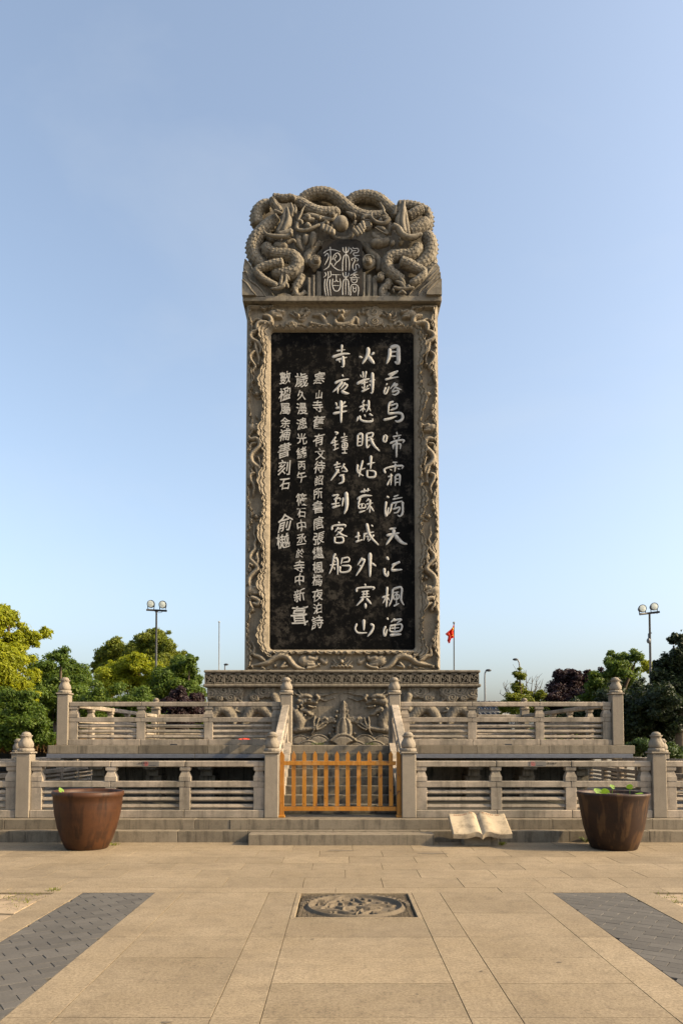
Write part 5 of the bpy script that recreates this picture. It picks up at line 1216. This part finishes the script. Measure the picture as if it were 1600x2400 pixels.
# ------------------------------------------------------------------ trees
LM = {
 'yellow': leafmat('leaf_yellow_green', (.13, .17, .010), (.22, .25, .012), (.34, .34, .016), .5),
 'mid': leafmat('leaf_mid_green', (.038, .072, .008), (.062, .105, .01), (.12, .16, .014), .38),
 'olive': leafmat('leaf_olive', (.055, .08, .008), (.11, .135, .011), (.19, .20, .014), .4),
 'deep': leafmat('leaf_deep_green', (.015, .035, .008), (.03, .06, .01), (.07, .10, .012), .25),
 'dark': leafmat('leaf_dark_green', (.008, .015, .006), (.015, .026, .008), (.035, .055, .012), .2),
 'red': leafmat('leaf_dark_red', (.012, .006, .007), (.024, .010, .011), (.042, .017, .014), .2),
}
def crown_mesh(blobs, D, n, size, seed, thick=2.2):
    r_ = np.random.default_rng(seed); cen = []; nor = []
    B = []
    for (x, y, r) in blobs:
        X, Z = pt(x, y, D); rm = r*D/FPX; B.append((X, D + r_.uniform(-.4, .4)*thick, Z, rm))
    # each blob gets smaller clumps, so the outline is uneven
    clumps = []
    for (X, Yb, Z, rm) in B:
        k = max(14, int(34*rm))
        d = r_.normal(size=(k, 3)); d /= np.linalg.norm(d, axis=1)[:, None]
        rad = rm*r_.uniform(.25, 1.08, k); P = np.array([X, Yb, Z]) + d*rad[:, None]*np.array([1, .9, .92])
        cr = rm*r_.uniform(.12, .34, k)
        for p, c_ in zip(P, cr): clumps.append((*p, c_))
        clumps.append((X, Yb, Z, rm*.5))
    cl = np.array(clumps); wgt = cl[:, 3]**2; idx = r_.choice(len(cl), n, p=wgt/wgt.sum())
    d = r_.normal(size=(n, 3)); d /= np.linalg.norm(d, axis=1)[:, None]
    rad = cl[idx, 3]*(1+r_.normal(0, .32, n)).clip(.1, 1.8)
    P = cl[idx, :3] + d*rad[:, None]*np.array([1.1, 1.1, .8]); P[:, 2] = np.maximum(P[:, 2], .15)
    nrm = d + r_.normal(0, .55, (n, 3)); nrm[:, 2] += .35; nrm /= np.linalg.norm(nrm, axis=1)[:, None]
    a = np.cross(nrm, r_.normal(size=(n, 3))); a /= np.linalg.norm(a, axis=1)[:, None]; b = np.cross(nrm, a)
    s = size*r_.uniform(.6, 1.3, n)[:, None]
    V = np.stack([P - a*s, P + b*s*.42 + nrm*s*.1, P + a*s, P - b*s*.42 + nrm*s*.1], 1).reshape(-1, 3)
    return V, np.arange(n*4).reshape(-1, 4), B
def tree(name, D, blobs, n, size, kind, label, seed, trunk=True, extra=None, cat='tree'):
    V, F_, B = crown_mesh(blobs, D, int(n*1.5), size*.84, seed); bx = sum(b[0] for b in B)/len(B)
    t = thing(name, (bx, D, 0), label, cat)
    mb = MB(); mb.add(V, F_); mb.obj('crown', LM[kind], t)
    mb = MB(); zc = min(b[2] for b in B); top = max(B, key=lambda b: b[2])
    tube3(mb, [(bx, D, -.1), (bx+.1, D, zc*.6), (bx*.6+top[0]*.4, D, zc+.2), (top[0], top[1], top[2]-.2)], [.22, .17, .11, .03], 9, .5)
    for b in [q for q in B if q[3] > .36]: tube3(mb, [(bx+.05, D, zc*.7), ((bx+b[0])/2, (D+b[1])/2+.3, (zc+b[2])/2-.1), (b[0], b[1]+.1, b[2])], [.06, .035, .008], 6, .5)
    mb.obj('trunk', M_BARK, t); 
    if extra: extra(t)
    return t
tree('camphor_tree', 27, [(-40,1480,75),(10,1450,42),(40,1500,36),(20,1550,50),(-30,1570,80),(15,1610,45),(30,1450,22),(-40,1650,60),(88,1478,16),(70,1488,15),(96,1493,9),(58,1515,10),(80,1508,9),(50,1555,34),(62,1600,30),(50,1640,30),(75,1575,18),(20,1440,20)], 60000, .085, 'yellow', 'tall bright yellow-green tree cut off by the left edge of the photo', 11)
tree('feathery_maple', 24, [(60,1650,45),(20,1680,50),(90,1690,42),(50,1710,50),(105,1725,32),(0,1730,40),(-30,1690,50)], 26000, .07, 'mid', 'low deep green maple with feathery layers below the tall left tree', 12)
tree('broadleaf_tree', 33, [(90,1590,40),(150,1570,38),(170,1600,45),(110,1630,50),(190,1640,45),(150,1680,50),(95,1560,30),(160,1545,24),(120,1600,45),(70,1610,40)], 40000, .09, 'mid', 'rounded mid-green tree between the tall left tree and the corner post', 13)
tree('domed_tree', 44, [(240,1535,32),(275,1520,28),(260,1560,36),(222,1560,20),(290,1550,30)], 20000, .11, 'olive', 'dull olive domed tree left of the floodlight mast', 14)
tree('tall_domed_tree', 42, [(320,1510,26),(345,1500,27),(380,1505,28),(400,1520,22),(340,1540,36),(385,1550,36),(420,1545,26),(310,1530,20)], 30000, .10, 'olive', 'highest domed tree on the left, directly behind the floodlight mast', 15)
tree('pale_flowering_tree', 38, [(250,1580,34),(300,1565,34),(340,1560,30),(280,1600,40),(330,1600,40),(370,1590,32)], 26000, .09, 'yellow', 'light yellow-green tree in flower below the highest domed tree', 16)
tree('spreading_tree', 36, [(420,1575,38),(450,1560,22),(460,1590,20),(400,1610,42),(440,1620,36),(470,1640,20),(380,1630,36)], 28000, .09, 'mid', 'dark green spreading tree touching the left end of the pedestal', 17)
tree('broadleaf_tree', 31, [(230,1650,48),(290,1650,46),(340,1650,42),(260,1700,48),(320,1700,46),(200,1700,40),(380,1690,40)], 34000, .08, 'mid', 'broad mid-green tree filling the gap behind the upper left balustrade', 18)
tree('purple_leaved_plum', 28, [(420,1630,26),(450,1640,28),(400,1650,24),(430,1670,34),(465,1670,26),(395,1690,24)], 16000, .07, 'red', 'dark purple-red bush beside the left end of the pedestal', 19)
def twigs(t):
    r_ = random.Random(5)
    mb = MB()
    for (x0, y0, x1, y1) in ((1200,1660,1178,1600),(1195,1660,1190,1610),(1230,1650,1232,1570),(1235,1650,1248,1590),(1245,1650,1258,1585),(1225,1640,1260,1612),(1200,1650,1170,1625),(1210,1600,1214,1575),(1250,1640,1270,1600)):
        a = px2(x0, y0, 30); b = px2(x1, y1, 30); m_ = ((a[0]+b[0])/2+.05, 30, (a[2]+b[2])/2); tube3(mb, [a, m_, b], [.03, .018, .006], 5)
        for q in range(4):
            s = r_.uniform(.4, .95); c = [a[i]*(1-s)+b[i]*s for i in range(3)]; tube3(mb, [tuple(c), (c[0]+r_.uniform(-.25, .25), 30+r_.uniform(-.2, .2), c[2]+r_.uniform(.1, .4))], [.01, .004], 4)
    mb.obj('bare_twigs', M_BARK, t)
tree('sparse_olive_tree', 30, [(1212,1585,17),(1210,1610,20),(1200,1640,24),(1235,1640,22),(1262,1630,18),(1215,1665,30),(1250,1665,26),(1280,1650,20),(1190,1660,18)], 15000, .07, 'olive', 'small sparse light green tree with bare twigs between the pedestal and the red tree', 20, extra=twigs)
tree('purple_leaved_plum', 31, [(1320,1585,20),(1350,1590,24),(1380,1590,20),(1400,1585,16),(1330,1620,40),(1370,1620,40),(1310,1660,40),(1350,1670,46),(1395,1575,12),(1410,1600,26),(1290,1640,26),(1340,1590,26),(1365,1580,20)], 42000, .075, 'red', 'dark purple-red tree behind the upper right balustrade', 21)
tree('broadleaf_tree', 29, [(1440,1550,24),(1475,1545,22),(1430,1575,30),(1480,1580,34),(1400,1610,36),(1450,1620,44),(1500,1610,30),(1390,1650,30),(1380,1600,24)], 32000, .075, 'mid', 'green tree rising behind the right corner post', 22)
tree('bright_young_tree', 40, [(1525,1560,18),(1540,1570,16),(1550,1565,12)], 5000, .08, 'yellow', 'small patch of bright yellow-green foliage between the right mast and the edge tree', 23)
tree('dark_evergreen', 25, [(1600,1510,30),(1580,1545,34),(1625,1540,50),(1560,1590,36),(1600,1600,56),(1570,1650,60),(1620,1660,60),(1530,1640,40),(1555,1560,18),(1595,1495,16)], 40000, .08, 'dark', 'big dark glossy evergreen cut off by the right edge of the photo', 24)
tree('dark_evergreen', 27, [(1500,1660,50),(1460,1680,50),(1540,1690,54),(1590,1700,60),(1420,1700,44),(1500,1720,50),(1380,1700,44),(1450,1635,40),(1400,1655,38),(1345,1680,36),(1300,1690,30),(1520,1620,34)], 46000, .08, 'dark', 'deep shaded evergreen mass under the right floodlight mast', 25)
tree('clipped_shrub', 22, [(1480,1755,26),(1510,1752,26),(1540,1760,26),(1570,1765,26),(1600,1765,26),(1455,1765,22)], 16000, .05, 'deep', 'low green shrub behind the lower right corner post', 26, cat='shrub')
# far belt of trees that closes the horizon
r_ = np.random.default_rng(5); N = 60000; X = r_.uniform(-140, 140, N); Yb = r_.uniform(108, 114, N); hmax = 4.2+1.3*np.sin(X*.21)+.9*np.sin(X*.57+1); Z = r_.uniform(0, 1, N)**.7*hmax
keep = (np.abs(X) > 0); P = np.stack([X, Yb, Z], 1); a = r_.normal(size=(N, 3)); a /= np.linalg.norm(a, axis=1)[:, None]; b = np.cross(a, r_.normal(size=(N, 3))); b /= np.linalg.norm(b, axis=1)[:, None]
V = np.stack([P-a*.6, P+b*.4, P+a*.6, P-b*.4], 1).reshape(-1, 3); mb = MB(); mb.add(V, np.arange(N*4).reshape(-1, 4)); o = mb.obj('distant_woodland', LM['mid']); tag(o, 'low belt of trees far behind the terraces on the horizon', 'woodland', kind='stuff')

# ------------------------------------------------------------------ small growth
def tuft(x, y, z, n, h, label, mat=M_GRASS, cat='grass tuft', name='grass_tuft', spread=.06):
    mb = MB(); r_ = random.Random(int(x*1000)+int(y*100))
    for k in range(n):
        a = r_.uniform(0, 6.28); q = r_.uniform(0, spread); bx, by = x+q*math.cos(a), y+q*math.sin(a); L = h*r_.uniform(.5, 1.1); l = r_.uniform(.2, .9)
        w = .004; c, s = math.cos(a), math.sin(a)
        mb.add([(bx-s*w, by+c*w, z), (bx+s*w, by-c*w, z), (bx+c*l*L*.5+s*w, by+s*l*L*.5, z+L*.6), (bx+c*l*L, by+s*l*L, z+L*(1-.4*l))], [(0,1,2),(0,2,3)])
    o = mb.obj(name, mat); tag(o, label, cat, kind=None); return o
tuft(*gpt(1175, 1981), 0, 60, .07, 'dry yellow grass tuft at the foot of the stone book block')
tuft(*gpt(265, 1981), 0, 50, .05, 'low grass tuft beside the base of the left water jar', spread=.12)
tuft(*gpt(126, 2087), 0, 50, .035, 'mossy tuft at the corner of the left flagstone field', spread=.1)
for q_ in ((20, 2100), (85, 2096), (40, 2125), (1560, 2098), (1585, 2112)): tuft(*gpt(*q_), -.01, 45, .022, 'mossy growth in the %s flagstone joints, %s' % ('left' if q_[0] < 800 else 'right', {20: 'nearest the photo edge', 85: 'farthest back', 40: 'closest to the viewer', 1560: 'beside the grey brick strip', 1585: 'at the photo edge'}[q_[0]]), spread=.2)
tuft(*gpt(60, 2112), 0, 30, .03, 'small weeds in the joints of the left flagstone field', spread=.14)
tuft(*gpt(1372, 1975), 0, 24, .16, 'weedy shoot between the right water jar and the kerb', M_WEED, 'weed', 'weed_shoot', .04)
for (x, y, lab) in ((745, 1743, 'green weeds growing at the foot of the left wave carving'), (870, 1743, 'green weeds growing at the foot of the right wave carving')):
    X = pt(x, y, 17.1)[0]; tuft(X, 17.1, ZU-.003, 30, .08, lab, M_WEED, 'weed', 'weed_patch', .14)
# dark damp stain on the paving, with a shape of its own
def stain(x, y, rx, ry, name, lab):
    X, Yb = gpt(x, y); mb = MB(); n = 28; v = [(X, Yb, .0035)]
    for i in range(n):
        a = 2*PI*i/n; q = 1+.22*math.sin(3*a+x)+.12*math.sin(7*a); v.append((X+rx*q*math.cos(a), Yb+ry*q*math.sin(a), .0035))
    mb.add(v, [(0, 1+i, 1+(i+1) % n) for i in range(n)]); o = mb.obj(name, M_DAMP); o.parent = pv
M_DAMP = plain('damp_patch', (.125, .098, .062), .7)
stain(794, 1994.5, .18, .07, 'damp_patch', ''); stain(1012, 2001, .2, .05, 'damp_patch', ''); stain(1310, 2257, .02, .012, 'damp_patch', ''); stain(1128, 2278, .012, .01, 'damp_patch', ''); stain(390, 2398, .03, .012, 'damp_patch', ''); stain(733, 2203, .014, .01, 'damp_patch', '')
